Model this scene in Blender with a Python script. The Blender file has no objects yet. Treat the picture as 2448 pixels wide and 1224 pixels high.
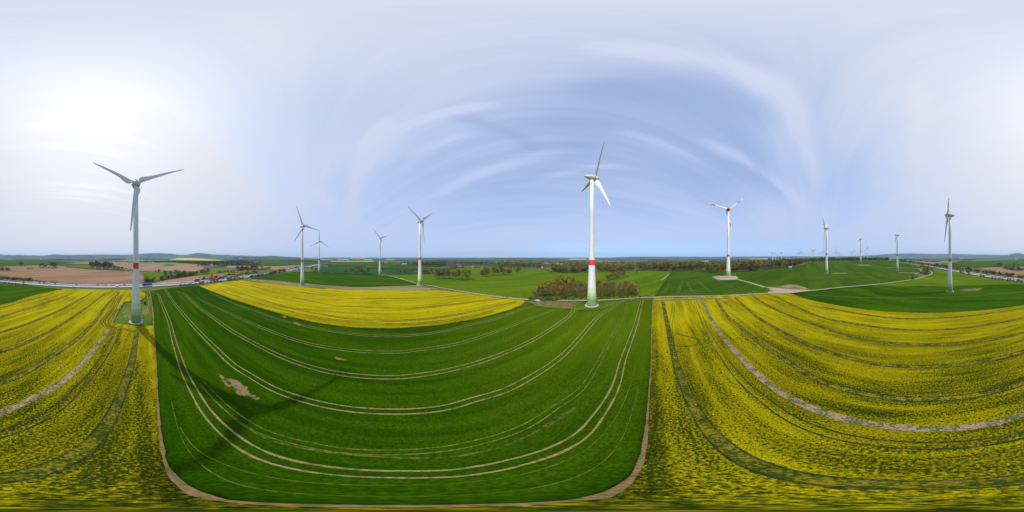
import bpy, bmesh, math, random
import numpy as np
from mathutils import Vector, Matrix
from mathutils.geometry import tessellate_polygon
rnd = random.Random(11)
PI = math.pi
SC = bpy.context.scene
COL = SC.collection
CAMH = 45.0
K = math.radians(360.0 / 2448.0)

# ------------------------------------------------------------------ terrain
def azr(x): return (x - 1224.0) * K
def xy(x, r):
    a = azr(x); return (r * math.sin(a), r * math.cos(a))
CTRL = []
def ctl(x, r, z): CTRL.append((azr(x), math.log(1 + r / 60.0), z))
# (photo bearing, distance, ground height) of places whose height is known
for x, r, z in [(325,110,-2.5),(722,266,-4),(763,507,-7.3),(908,437,-5.7),(1003,248,.6),(1415,130,4.6),(1741,324,4.9),
                (1976,354,7.6),(2057,604,10.8),(2145,427,2.1),(2271,206,-.6)]:
    for k in range(3): ctl(x, r, z)
for x, r in [(0,275),(100,258),(200,250),(300,252)]: ctl(x, r, -4)
for x, r, z in [(400,255,-4),(470,300,-5),(545,340,-5),(600,385,-5.5),(690,560,-8),(2290,370,-2),(2370,300,-3),(2440,280,-4),
                (1290,165,4),(1400,165,5),(1520,170,5),(1600,170,4),(1840,165,3),(1950,200,3),(2100,240,2),(2200,300,1),
                (1090,190,2),(1250,170,3),(1100,300,0),(1200,320,1),(1480,300,4),(1600,450,4),(1700,420,5),(1320,440,2),
                (1890,500,9),(2000,500,11),(2120,560,10),(1000,500,-6),(880,650,-10),(2200,500,2)]: ctl(x, r, z)
for x in range(0, 2448, 102):
    for r in (8, 25, 60): ctl(x, r, 0)
    ctl(x, 10000, -45); ctl(x, 14000, -60); ctl(x, 20000, -85); ctl(x, 31000, -150)
for x in range(-180, 740, 92):
    ctl(x, 800, -11); ctl(x, 1400, -17); ctl(x, 2800, -17); ctl(x, 5000, -30)
for x in range(740, 1500, 95):
    ctl(x, 900, -10); ctl(x, 1800, -24); ctl(x, 4500, -42)
for x in range(1500, 1840, 85):
    ctl(x, 650, 2); ctl(x, 1100, -14); ctl(x, 2000, -28); ctl(x, 4500, -42)
for x in range(1840, 2120, 56):
    ctl(x, 700, 0 if x < 1920 else 12); ctl(x, 1150, -26); ctl(x, 1900, -30); ctl(x, 4500, -42)
for x in range(1932, 2128, 24):
    ctl(x, 735, 40); ctl(x, 770, 40); ctl(x, 850, 22); ctl(x, 540, 8)
for x in range(2120, 2270, 50):
    ctl(x, 900, -4); ctl(x, 1800, -16); ctl(x, 4500, -32)
CT = np.array(CTRL)
def Zv(X, Y):
    X = np.asarray(X, float); Y = np.asarray(Y, float); sh = X.shape
    X = X.ravel(); Y = Y.ravel(); out = np.empty(len(X))
    for s in range(0, len(X), 4000):
        x = X[s:s+4000]; y = Y[s:s+4000]
        r = np.hypot(x, y); u = np.log(1 + r / 60.0); a = np.arctan2(x, y)
        da = (a[:, None] - CT[None, :, 0] + PI) % (2 * PI) - PI
        # bearings matter less close to the camera's foot
        sa = np.radians(13) + np.radians(80) * np.exp(-r / 25.0)
        w = np.exp(-.5 * (((u[:, None] - CT[None, :, 1]) / .2) ** 2 + (da / sa[:, None]) ** 2)) + 1e-9 * np.exp(-.5 * ((u[:, None] - CT[None, :, 1]) / .6) ** 2) + 1e-30
        out[s:s+4000] = (w * CT[None, :, 2]).sum(1) / w.sum(1)
    return out.reshape(sh)
def Z(x, y): return float(Zv(np.array([x]), np.array([y]))[0])
_RS = np.geomspace(.8, 26000, 900)
def G(x, y):
    """ground point (world x, y) seen at a place of the photograph"""
    a = azr(x); t = math.tan((y - 612.0) * K)
    xs = _RS * math.sin(a); ys = _RS * math.cos(a)
    h = CAMH - _RS * t - Zv(xs, ys)
    i = int(np.argmax(h <= 0))
    if h[i] > 0: i = len(_RS) - 1
    if i == 0: r = _RS[0]
    else:
        f = h[i-1] / (h[i-1] - h[i] + 1e-12); r = _RS[i-1] + f * (_RS[i] - _RS[i-1])
    return (r * math.sin(a), r * math.cos(a))
def GS(pts): return [G(*p) for p in pts]

# ------------------------------------------------------------------ object helpers
def link(name, me, parent=None, kind=None):
    o = bpy.data.objects.new(name, me); COL.objects.link(o)
    if parent: o.parent = parent
    if kind: o['kind'] = kind
    return o
def tag(o, label, cat, group=None):
    o['label'] = label; o['category'] = cat
    if group: o['group'] = group
    return o
def thing(name, label, cat, loc=(0,0,0), rz=0, group=None):
    o = bpy.data.objects.new(name, None); COL.objects.link(o)
    o.location = loc; o.rotation_euler = (0, 0, rz); o.empty_display_size = .5
    return tag(o, label, cat, group)
class MB:
    """collects simple solids in one mesh"""
    def __init__(s): s.v = []; s.f = []; s.m = []
    def add(s, v, f, m=0):
        n = len(s.v); s.v += [tuple(p) for p in v]; s.f += [tuple(i + n for i in q) for q in f]; s.m += [m] * len(f)
    def box(s, c, d, m=0, bev=0, taper=(1,1)):
        x, y, z = c; a, b, h = d[0]/2, d[1]/2, d[2]/2; tx, ty = taper
        v = [(x-a,y-b,z-h),(x+a,y-b,z-h),(x+a,y+b,z-h),(x-a,y+b,z-h),(x-a*tx,y-b*ty,z+h),(x+a*tx,y-b*ty,z+h),(x+a*tx,y+b*ty,z+h),(x-a*tx,y+b*ty,z+h)]
        s.add(v, [(3,2,1,0),(4,5,6,7),(0,1,5,4),(1,2,6,5),(2,3,7,6),(3,0,4,7)], m)
    def lathe(s, prof, n=24, axis='z', c=(0,0,0), mats=None, m=0):
        v = []; f = []
        for (h, r) in prof:
            for k in range(n):
                a = 2*PI*k/n; p, q = r*math.cos(a), r*math.sin(a)
                if axis == 'z': v.append((c[0]+p, c[1]+q, c[2]+h))
                elif axis == 'y': v.append((c[0]+q, c[1]+h, c[2]+p))
                else: v.append((c[0]+h, c[1]+p, c[2]+q))
        base = len(s.v); s.v += v
        for i in range(len(prof)-1):
            mm = mats[i] if mats else m
            for k in range(n):
                k2 = (k+1) % n
                s.f.append((base+i*n+k, base+i*n+k2, base+(i+1)*n+k2, base+(i+1)*n+k)); s.m.append(mm)
        s.f.append(tuple(base+k for k in reversed(range(n)))); s.m.append(mats[0] if mats else m)
        e = base+(len(prof)-1)*n
        s.f.append(tuple(e+k for k in range(n))); s.m.append(mats[-1] if mats else m)
    def tube(s, a, b, r1, r2, n=6, m=0):
        a = Vector(a); b = Vector(b); d = (b-a).normalized()
        u = d.orthogonal().normalized(); w = d.cross(u)
        v = []
        for p, r in ((a, r1), (b, r2)):
            for k in range(n):
                t = 2*PI*k/n; v.append(p + u*(r*math.cos(t)) + w*(r*math.sin(t)))
        s.add(v, [(k, (k+1) % n, n+(k+1) % n, n+k) for k in range(n)] + [tuple(reversed(range(n))), tuple(range(n, 2*n))], m)
    def mesh(s, name, mats, smooth=False):
        me = bpy.data.meshes.new(name); me.from_pydata(s.v, [], s.f)
        for mt in (mats if isinstance(mats, (list, tuple)) else [mats]): me.materials.append(mt)
        me.polygons.foreach_set('material_index', s.m)
        if smooth: me.polygons.foreach_set('use_smooth', [True]*len(s.f))
        me.update(); return me
    def build(s, name, mats, parent=None, smooth=False, kind=None, bev=0):
        o = link(name, s.mesh(name, mats, smooth), parent, kind)
        if bev:
            bm = bmesh.new(); bm.from_mesh(o.data)
            bmesh.ops.bevel(bm, geom=bm.edges[:], offset=bev, segments=2, affect='EDGES', profile=.5)
            bm.to_mesh(o.data); bm.free()
        return o
def kids(o): return [c for c in bpy.data.objects if c.parent == o]
def copy_tree(o, parent=None, _k=None):
    if _k is None:
        _k = {}
        for c in bpy.data.objects:
            if c.parent: _k.setdefault(c.parent.name, []).append(c)
    c = o.copy(); COL.objects.link(c)
    if parent: c.parent = parent
    for ch in _k.get(o.name, []): copy_tree(ch, c, _k)
    return c
ORD = 'first second third fourth fifth sixth seventh eighth ninth tenth eleventh twelfth thirteenth fourteenth fifteenth sixteenth seventeenth eighteenth nineteenth twentieth'.split()
def nth(i):
    if i < 20: return ORD[i]
    t, u = divmod(i + 1, 10); tens = ['', '', 'twenty', 'thirty', 'forty', 'fifty'][t]
    return tens + ('-' + ORD[u-1] if u else '').replace('twentieth', '') if u else {'twenty':'twentieth','thirty':'thirtieth','forty':'fortieth','fifty':'fiftieth'}[tens]

# ------------------------------------------------------------------ materials
def new_mat(name):
    m = bpy.data.materials.new(name); m.use_nodes = True
    nt = m.node_tree; nt.nodes.clear()
    out = nt.nodes.new('ShaderNodeOutputMaterial'); b = nt.nodes.new('ShaderNodeBsdfPrincipled')
    nt.links.new(b.outputs[0], out.inputs[0])
    b.inputs['Roughness'].default_value = .85
    b.inputs['Specular IOR Level'].default_value = .2
    return m, nt, b
def nd(nt, t, **kw):
    n = nt.nodes.new(t)
    for k, v in kw.items(): setattr(n, k, v)
    return n
def math_(nt, op, a, b=None, clamp=False):
    n = nd(nt, 'ShaderNodeMath', operation=op); n.use_clamp = clamp
    for i, v in enumerate((a, b)):
        if v is None: continue
        if isinstance(v, (int, float)): n.inputs[i].default_value = v
        else: nt.links.new(v, n.inputs[i])
    return n.outputs[0]
def mixc(nt, f, a, b):
    n = nd(nt, 'ShaderNodeMix', data_type='RGBA')
    for sock, v in ((n.inputs[0], f), (n.inputs[6], a), (n.inputs[7], b)):
        if isinstance(v, (int, float)): sock.default_value = v
        elif isinstance(v, tuple): sock.default_value = (*v, 1)
        else: nt.links.new(v, sock)
    return n.outputs[2]
def rng(nt, v, a, b, c=0., d=1.):
    n = nd(nt, 'ShaderNodeMapRange', clamp=True, interpolation_type='SMOOTHSTEP')
    nt.links.new(v, n.inputs[0])
    for i, q in enumerate((a, b, c, d)): n.inputs[i+1].default_value = q
    return n.outputs[0]
def coords(nt, az=0., stretch=1.):
    """world position turned so that local x runs along compass bearing az and is stretched"""
    g = nd(nt, 'ShaderNodeNewGeometry'); mp = nd(nt, 'ShaderNodeMapping', vector_type='POINT')
    nt.links.new(g.outputs['Position'], mp.inputs['Vector'])
    mp.inputs['Rotation'].default_value = (0, 0, -(PI/2 - az))
    m2 = nd(nt, 'ShaderNodeMapping'); nt.links.new(mp.outputs[0], m2.inputs['Vector'])
    m2.inputs['Scale'].default_value = (1.0/stretch, 1, 1)
    return m2.outputs[0]
def noise(nt, vec, size, detail=2., rough=.5, dist=0.):
    n = nd(nt, 'ShaderNodeTexNoise'); nt.links.new(vec, n.inputs['Vector'])
    n.inputs['Scale'].default_value = 1.0/size; n.inputs['Detail'].default_value = detail
    n.inputs['Roughness'].default_value = rough; n.inputs['Distortion'].default_value = dist
    return n.outputs['Fac']
def bump(nt, b, h, strength=.5, dist=.3):
    n = nd(nt, 'ShaderNodeBump'); n.inputs['Strength'].default_value = strength; n.inputs['Distance'].default_value = dist
    nt.links.new(h, n.inputs['Height']); nt.links.new(n.outputs[0], b.inputs['Normal'])
def flat_mat(name, c, rough=.6, var=.12, size=1.5, metal=0., spec=.3):
    m, nt, b = new_mat(name); v = coords(nt)
    n = noise(nt, v, size, 4.)
    f = rng(nt, n, .3, .7)
    b.inputs['Roughness'].default_value = rough; b.inputs['Metallic'].default_value = metal; b.inputs['Specular IOR Level'].default_value = spec
    nt.links.new(mixc(nt, f, tuple(q*(1-var) for q in c), tuple(min(1, q*(1+var)) for q in c)), b.inputs['Base Color'])
    return m
def tower_mat(name, c, seam=3.8):
    """painted tower: faint run-off streaks, grime and the joints between its rings"""
    m, nt, b = new_mat(name); g = nd(nt, 'ShaderNodeNewGeometry')
    mp = nd(nt, 'ShaderNodeMapping'); nt.links.new(g.outputs['Position'], mp.inputs['Vector']); mp.inputs['Scale'].default_value = (1.6, 1.6, .06)
    s = rng(nt, noise(nt, mp.outputs[0], 1., 5., .65), .42, .72, 0., .16)
    d = rng(nt, noise(nt, coords(nt), 5., 4., .6), .45, .75, 0., .07)
    sx = nd(nt, 'ShaderNodeSeparateXYZ'); nt.links.new(g.outputs['Position'], sx.inputs[0])
    fr = math_(nt, 'FRACT', math_(nt, 'DIVIDE', sx.outputs[2], seam)); j = math_(nt, 'MULTIPLY', math_(nt, 'LESS_THAN', fr, .05), .10)
    k = math_(nt, 'SUBTRACT', 1.03, math_(nt, 'ADD', math_(nt, 'ADD', s, d), j))
    v = nd(nt, 'ShaderNodeVectorMath', operation='SCALE'); v.inputs[0].default_value = c; nt.links.new(k, v.inputs['Scale']); nt.links.new(v.outputs[0], b.inputs['Base Color'])
    b.inputs['Roughness'].default_value = .5; b.inputs['Specular IOR Level'].default_value = .3
    return m
def field_mat(name, base, alt, az=0., patch=40., row=1.0, fine=.35, soil=None, soil_amt=0., warm=None, end_tint=None):
    """a crop or soil sheet: broad patches, faint rows along az, fine plant-size grain"""
    m, nt, b = new_mat(name)
    a = math.radians(az); vr = coords(nt, a, 9.); v = coords(nt, a, 1.)
    vs = coords(nt, a, 3.)
    big = rng(nt, noise(nt, vs, patch, 4., .55, .4), .32, .68)
    rows = noise(nt, vr, row, 3., .6)
    fn = noise(nt, v, fine, 2., .6)
    mid = noise(nt, vs, patch/6, 3., .6)
    f = math_(nt, 'ADD', math_(nt, 'MULTIPLY', big, .45), math_(nt, 'MULTIPLY', rows, .35))
    f = math_(nt, 'ADD', f, math_(nt, 'MULTIPLY', mid, .3))
    f = rng(nt, f, .22, .85)
    streak = rng(nt, noise(nt, coords(nt, a, 16.), row*5., 4., .6, .2), .34, .66, -.55, .55)
    f = math_(nt, 'ADD', f, streak, True)
    c = mixc(nt, f, base, alt)
    if warm is not None:
        c = mixc(nt, rng(nt, noise(nt, vr, patch*.5, 3., .6), .55, .8, 0, .7), c, warm)
    if end_tint is not None:   # lighter, yellower towards one end along the rows
        sp = nd(nt, 'ShaderNodeSeparateXYZ'); nt.links.new(v, sp.inputs[0])
        pm = math_(nt, 'ADD', sp.outputs[0], math_(nt, 'MULTIPLY', math_(nt, 'SUBTRACT', noise(nt, vr, 8., 4., .6), .5), 90.))
        c = mixc(nt, rng(nt, pm, -5., 95., 0., .95), c, mixc(nt, f, tuple(q*.8 for q in end_tint), end_tint))
    if soil is not None:
        c = mixc(nt, rng(nt, noise(nt, vr, patch/5, 5., .7), .66, .74, 0, soil_amt), c, soil)
    g = rng(nt, fn, .3, .72, .62, 1.32)
    mm = nd(nt, 'ShaderNodeMix', data_type='RGBA', blend_type='MULTIPLY'); mm.inputs[0].default_value = 1
    nt.links.new(c, mm.inputs[6]); cc = nd(nt, 'ShaderNodeCombineColor')
    for i in range(3): nt.links.new(g, cc.inputs[i])
    nt.links.new(cc.outputs[0], mm.inputs[7]); nt.links.new(mm.outputs[2], b.inputs['Base Color'])
    bump(nt, b, math_(nt, 'ADD', fn, math_(nt, 'MULTIPLY', rows, .6)), .35, .25)
    b.inputs['Roughness'].default_value = 1.; b.inputs['Specular IOR Level'].default_value = 0.
    return m
def rape_mat(name, az, lush=0., spot=.5, gain=1.):
    """flowering oilseed rape: yellow heads over green stems, thinner bloom in strips along the rows"""
    m, nt, b = new_mat(name); a = math.radians(az)
    vr = coords(nt, a, 12.); v = coords(nt, a, 1.); vs = coords(nt, a, 2.5)
    fine = noise(nt, v, spot, 3., .65)
    tiny = noise(nt, v, spot*.36, 2., .6)
    strip = noise(nt, vr, 2.4, 4., .65, .15)
    big = noise(nt, vs, 28., 4., .6, .5)
    dens = math_(nt, 'ADD', math_(nt, 'MULTIPLY', strip, .75), math_(nt, 'MULTIPLY', big, .75))
    # bloom painted sparser near the camera's foot, for the steep view into the gaps
    gl = nd(nt, 'ShaderNodeNewGeometry'); ln = nd(nt, 'ShaderNodeVectorMath', operation='LENGTH'); nt.links.new(gl.outputs['Position'], ln.inputs[0])
    near_thin = rng(nt, ln.outputs['Value'], 8., 115., .075 + lush, -.05 + lush)
    t = math_(nt, 'SUBTRACT', math_(nt, 'ADD', fine, math_(nt, 'MULTIPLY', math_(nt, 'SUBTRACT', dens, .75), .62)), near_thin)
    f = rng(nt, t, .33, .58)
    hue = rng(nt, noise(nt, coords(nt, a, 18.), 5., 4., .65, .2), .35, .65, .72*gain, 1.18*gain)
    hue = math_(nt, 'MULTIPLY', hue, rng(nt, ln.outputs['Value'], 40., 160., .97, 1.2))  # flower heads painted brighter away from the camera's foot
    leaf = mixc(nt, rng(nt, tiny, .35, .65), (.009,.019,.0015), (.036,.058,.004))
    flow = mixc(nt, rng(nt, tiny, .3, .7), (.14,.12,.001), (.395,.335,.003))
    fs = nd(nt, 'ShaderNodeVectorMath', operation='SCALE'); nt.links.new(flow, fs.inputs[0]); nt.links.new(hue, fs.inputs['Scale'])
    nt.links.new(mixc(nt, f, leaf, fs.outputs[0]), b.inputs['Base Color'])
    bump(nt, b, math_(nt, 'ADD', fine, tiny), .6, .35)
    b.inputs['Roughness'].default_value = 1.; b.inputs['Specular IOR Level'].default_value = 0.
    return m
def soil_mix_mat(name, soil, plant, amt=.5, size=.6):
    m, nt, b = new_mat(name); v = coords(nt, 0, 1.)
    n1 = noise(nt, v, size, 4., .65); n2 = noise(nt, v, size*6, 3., .6); t = math_(nt, 'ADD', math_(nt, 'MULTIPLY', n1, .6), math_(nt, 'MULTIPLY', n2, .4))
    f = rng(nt, t, amt-.07, amt+.07)
    s = mixc(nt, rng(nt, noise(nt, v, size*.4, 3.), .3, .7), tuple(q*.72 for q in soil), tuple(q*1.25 for q in soil))
    nt.links.new(mixc(nt, f, s, plant), b.inputs['Base Color'])
    bump(nt, b, n1, .5, .2); b.inputs['Roughness'].default_value = .95; b.inputs['Specular IOR Level'].default_value = .1
    return m
def leaf_mat(name):
    """foliage tinted by each plant's own colour, with lighter and darker sprays"""
    m, nt, b = new_mat(name)
    oi = nd(nt, 'ShaderNodeObjectInfo'); at = nd(nt, 'ShaderNodeAttribute', attribute_name='tone')
    k = rng(nt, at.outputs['Fac'], 0, 1, .55, 1.45)
    mm = nd(nt, 'ShaderNodeMix', data_type='RGBA', blend_type='MULTIPLY'); mm.inputs[0].default_value = 1
    nt.links.new(oi.outputs['Color'], mm.inputs[6]); cc = nd(nt, 'ShaderNodeCombineColor')
    for i in range(3): nt.links.new(k, cc.inputs[i])
    nt.links.new(cc.outputs[0], mm.inputs[7]); nt.links.new(mm.outputs[2], b.inputs['Base Color'])
    b.inputs['Roughness'].default_value = .8; b.inputs['Specular IOR Level'].default_value = .1
    return m
def wood_mass_mat(name, cols):
    """a distant wood: crowns of several hues chosen by each crown's own tone"""
    m, nt, b = new_mat(name)
    at = nd(nt, 'ShaderNodeAttribute', attribute_name='tone'); cr = nd(nt, 'ShaderNodeValToRGB')
    cr.color_ramp.elements[0].color = (*cols[0], 1); cr.color_ramp.elements[1].color = (*cols[-1], 1)
    for i, c in enumerate(cols[1:-1]):
        e = cr.color_ramp.elements.new((i+1)/(len(cols)-1)); e.color = (*c, 1)
    nt.links.new(at.outputs['Fac'], cr.inputs[0]); nt.links.new(cr.outputs[0], b.inputs['Base Color'])
    b.inputs['Roughness'].default_value = .9; b.inputs['Specular IOR Level'].default_value = .05
    return m
# ------------------------------------------------------------------ ground sheet
def ground_mat():
    m, nt, b = new_mat('grassland_and_far_country')
    v = coords(nt, .6, 1.); vs = coords(nt, 1.1, 1.8)
    g = mixc(nt, rng(nt, noise(nt, v, 9., 4., .6), .3, .7), (.07, .115, .018), (.12, .135, .035))
    g = mixc(nt, rng(nt, noise(nt, v, 2.5, 4., .65), .58, .72), g, (.19, .15, .08))
    def cells(size):
        wv = nd(nt, 'ShaderNodeTexVoronoi', feature='F1', distance='CHEBYCHEV'); nt.links.new(vs, wv.inputs['Vector']); wv.inputs['Scale'].default_value = 1/size
        sp = nd(nt, 'ShaderNodeSeparateColor'); nt.links.new(wv.outputs['Color'], sp.inputs[0]); return sp.outputs[0]
    cr = nd(nt, 'ShaderNodeValToRGB'); cr.color_ramp.interpolation = 'CONSTANT'
    cols = [(0,(.035,.05,.018)),(.2,(.05,.13,.03)),(.36,(.03,.045,.016)),(.5,(.07,.15,.03)),(.62,(.035,.05,.02)),(.74,(.20,.14,.09)),(.83,(.06,.13,.03)),(.93,(.36,.31,.03)),(.96,(.045,.06,.02))]
    cr.color_ramp.elements[0].color = (*cols[0][1],1); cr.color_ramp.elements[1].position = .999; cr.color_ramp.elements[1].color = (*cols[-1][1],1)
    for p, c in cols[1:]:
        e = cr.color_ramp.elements.new(p); e.color = (*c,1)
    nt.links.new(cells(420.), cr.inputs[0])
    gl = nd(nt, 'ShaderNodeNewGeometry'); ln = nd(nt, 'ShaderNodeVectorMath', operation='LENGTH'); nt.links.new(gl.outputs['Position'], ln.inputs[0])
    far = rng(nt, ln.outputs['Value'], 650., 1000.)
    wood = rng(nt, noise(nt, vs, 900., 5., .65), .45, .56)
    c = mixc(nt, wood, cr.outputs[0], mixc(nt, rng(nt, noise(nt, v, 45., 4.), .35, .65), (.022,.033,.012), (.06,.06,.022)))
    nt.links.new(mixc(nt, far, g, c), b.inputs['Base Color'])
    b.inputs['Roughness'].default_value = .95; b.inputs['Specular IOR Level'].default_value = .05
    return m
def lift(r): return .0008 * r
def build_ground():
    rs = np.concatenate([[4], np.geomspace(8, 12500, 160)]); na = 420
    A = np.linspace(0, 2*PI, na, endpoint=False)
    X = np.outer(rs, np.sin(A)); Y = np.outer(rs, np.cos(A))
    Zz = Zv(X, Y) - .2 - .0011 * rs[:, None]
    v = [(0., 0., float(Zz[0].mean()))] + list(zip(X.ravel().tolist(), Y.ravel().tolist(), Zz.ravel().tolist()))
    f = [(0, 1+(k+1) % na, 1+k) for k in range(na)]
    for i in range(len(rs)-1):
        for k in range(na):
            k2 = (k+1) % na
            f.append((1+i*na+k, 1+i*na+k2, 1+(i+1)*na+k2, 1+(i+1)*na+k))
    me = bpy.data.meshes.new('ground'); me.from_pydata(v, [], f); me.materials.append(ground_mat())
    me.polygons.foreach_set('use_smooth', [True]*len(f)); me.update()
    bm = bmesh.new(); bm.from_mesh(me); bmesh.ops.recalc_face_normals(bm, faces=bm.faces)
    if sum(q.normal.z for q in bm.faces) < 0: bmesh.ops.reverse_faces(bm, faces=bm.faces)
    bm.to_mesh(me); bm.free()
    link('ground', me, None, 'structure')
build_ground()

def drape(name, pts, off, mat, cell=10., skirt=.4, kind='structure', jit=0., jstep=6.):
    """a field laid over the terrain: outline of ground points, cut on a grid so that it follows the hills"""
    if jit:
        q = []
        for i, a in enumerate(pts):
            b = pts[(i+1) % len(pts)]; L = math.hypot(b[0]-a[0], b[1]-a[1]); n = max(1, min(60, int(L/(jit*jstep))))
            nx, ny = (b[1]-a[1])/(L+1e-9), -(b[0]-a[0])/(L+1e-9)
            for k in range(n):
                t = k/n; d = rnd.uniform(-jit, jit) if k else 0
                q.append((a[0]+(b[0]-a[0])*t+nx*d, a[1]+(b[1]-a[1])*t+ny*d))
        pts = q
    tri = tessellate_polygon([[Vector((p[0], p[1], 0)) for p in pts]])
    bm = bmesh.new(); vs = [bm.verts.new((p[0], p[1], 0)) for p in pts]
    for t in tri:
        try: bm.faces.new([vs[i] for i in t])
        except ValueError: pass
    X = [p[0] for p in pts]; Y = [p[1] for p in pts]
    for ax, lo, hi in ((0, min(X), max(X)), (1, min(Y), max(Y))):
        c = math.floor(lo/cell)*cell + cell
        while c < hi:
            co = [0,0,0]; co[ax] = c; no = [0,0,0]; no[ax] = 1
            bmesh.ops.bisect_plane(bm, geom=bm.verts[:]+bm.edges[:]+bm.faces[:], dist=1e-4, plane_co=co, plane_no=no)
            c += cell
    bmesh.ops.recalc_face_normals(bm, faces=bm.faces)
    if sum(f.normal.z*f.calc_area() for f in bm.faces) < 0: bmesh.ops.reverse_faces(bm, faces=bm.faces)
    for f in bm.faces:
        if f.normal.z < 0: f.normal_flip()
    bm.verts.ensure_lookup_table()
    vx = np.array([v.co.x for v in bm.verts]); vy = np.array([v.co.y for v in bm.verts])
    zz = Zv(vx, vy) + off + lift(np.hypot(vx, vy))
    for v, h in zip(bm.verts, zz): v.co.z = float(h)
    for f in bm.faces: f.smooth = True
    if skirt:
        be = [e for e in bm.edges if len(e.link_faces) == 1]
        r = bmesh.ops.extrude_edge_only(bm, edges=be)
        for v in [g for g in r['geom'] if isinstance(g, bmesh.types.BMVert)]: v.co.z -= skirt + .0006*math.hypot(v.co.x, v.co.y)
        for f in [g for g in r['geom'] if isinstance(g, bmesh.types.BMFace)]: f.smooth = False
    me = bpy.data.meshes.new(name); bm.to_mesh(me); bm.free(); me.materials.append(mat)
    return link(name, me, None, kind)

def spline(pts, step):
    """evenly spaced points on a smooth curve through pts"""
    out = []; P = [Vector((p[0], p[1])) for p in pts]; P = [P[0]*2-P[1]] + P + [P[-1]*2-P[-2]]
    for i in range(1, len(P)-2):
        a, b, c, d = P[i-1:i+3]
        n = max(1, int((c-b).length/step))
        for k in range(n):
            t = k/n
            out.append(.5*((2*b)+(c-a)*t+(2*a-5*b+4*c-d)*t*t+(3*b-a-3*c+d)*t**3))
    out.append(P[-2]); return out
def smooth_line(pts, n=2):
    P = [Vector((p[0], p[1])) for p in pts]
    for _ in range(n):
        P = [P[0]] + [(P[i-1]+P[i]*2+P[i+1])/4 for i in range(1, len(P)-1)] + [P[-1]]
    return P
def strip(name, pts, offs, width, off, mat, step=3., jit=.15, kind='structure', sm=1):
    """bands of given width following a ground line, at sideways distances offs"""
    P = smooth_line(spline(pts, step), sm); mb = MB()
    n = len(P)
    T = [(P[min(i+1, n-1)]-P[max(i-1, 0)]).normalized() for i in range(n)]
    N = [Vector((t.y, -t.x)) for t in T]
    for o in offs:
        ws = [width*(1+rnd.uniform(-jit, jit)) for _ in range(n)]
        L = [P[i]+N[i]*(o-ws[i]/2) for i in range(n)]; R = [P[i]+N[i]*(o+ws[i]/2) for i in range(n)]
        Q = L + R; zz = Zv(np.array([q.x for q in Q]), np.array([q.y for q in Q])) + off
        zz += lift(np.array([q.length for q in Q]))
        mb.add([(q.x, q.y, h) for q, h in zip(Q, zz.tolist())], [(i, n+i, n+i+1, i+1) for i in range(n-1)])
    me = mb.mesh(name, mat, True)
    return link(name, me, None, kind)

AZ = 52.2   # bearing of the drill rows around the camera
M_RAPE = rape_mat('rape_in_flower', AZ)
M_RAPE2 = rape_mat('rape_in_full_flower', 47., -.07, .9, 1.05)
M_WHEAT = field_mat('young_wheat', (.014,.048,.0003), (.029,.070,.0005), AZ, 45., 1.1, .4, soil=(.20,.15,.07), soil_amt=.3, warm=(.055,.085,.001), end_tint=(.070,.122,.002))
M_WHEAT2 = field_mat('dark_wheat', (.021,.064,.0008), (.040,.092,.0015), 70., 60., 2.2, .8)
M_WHEAT3 = field_mat('hill_wheat', (.032,.074,.004), (.052,.098,.006), 105., 70., 3., 1.)
M_WHEAT4 = field_mat('bluish_wheat', (.028,.070,.018), (.038,.088,.022), 95., 90., 3., 1.)
M_MEADOW = field_mat('bright_meadow', (.064,.122,.003), (.096,.155,.006), 75., 70., 3., 1.1, warm=(.125,.15,.012))
M_GRASS = field_mat('mown_grass', (.058,.112,.006), (.092,.138,.012), AZ, 12., 1.5, .6, soil=(.2,.15,.07), soil_amt=.5)
M_PLOUGH = field_mat('ploughed_soil', (.20,.122,.073), (.28,.178,.11), 100., 80., 3.5, 1.2, warm=(.17,.115,.085))
M_PLOUGH2 = field_mat('pale_ploughed_soil', (.23,.152,.098), (.29,.20,.13), 85., 80., 4., 1.5, warm=(.19,.13,.105))
M_FALLOW = field_mat('fallow_strip', (.17,.155,.06), (.25,.205,.105), 78., 30., 1.8, .7, warm=(.11,.13,.04))
M_FARRAPE = field_mat('far_rape', (.46,.40,.02), (.56,.49,.03), 90., 90., 5., 2.)
M_RUT = soil_mix_mat('wheel_rut_soil', (.24,.185,.080), (.07,.10,.012), .55)
M_FAINTRUT = soil_mix_mat('faint_wheel_rut', (.15,.15,.03), (.04,.085,.004), .5)
M_RAPERUT = soil_mix_mat('rut_between_rape', (.10,.075,.028), (.014,.030,.003), .46, .5)
M_RAPEMID = soil_mix_mat('rape_leaves_between_ruts', (.22,.18,.003), (.020,.042,.004), .49, .5)
M_RAPELEAF = soil_mix_mat('rape_leaves_without_bloom', (.18,.15,.003), (.024,.044,.003), .475, .5)
M_GAP = soil_mix_mat('bare_strip_in_rape', (.28,.20,.11), (.05,.08,.015), .505, .7)
M_EDGE = soil_mix_mat('field_edge_soil', (.185,.12,.055), (.06,.08,.010), .56, .5)
M_PATH = soil_mix_mat('gravel_path', (.33,.29,.215), (.13,.145,.04), .58, 1.2)
M_GRAVEL = soil_mix_mat('gravel_yard', (.33,.265,.20), (.20,.17,.09), .62, 2.)
M_DIRT = soil_mix_mat('trampled_earth', (.185,.13,.06), (.075,.105,.012), .50, 1.4)
M_BARE = soil_mix_mat('dry_bare_patch', (.215,.14,.075), (.06,.085,.012), .535, .4)

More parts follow.
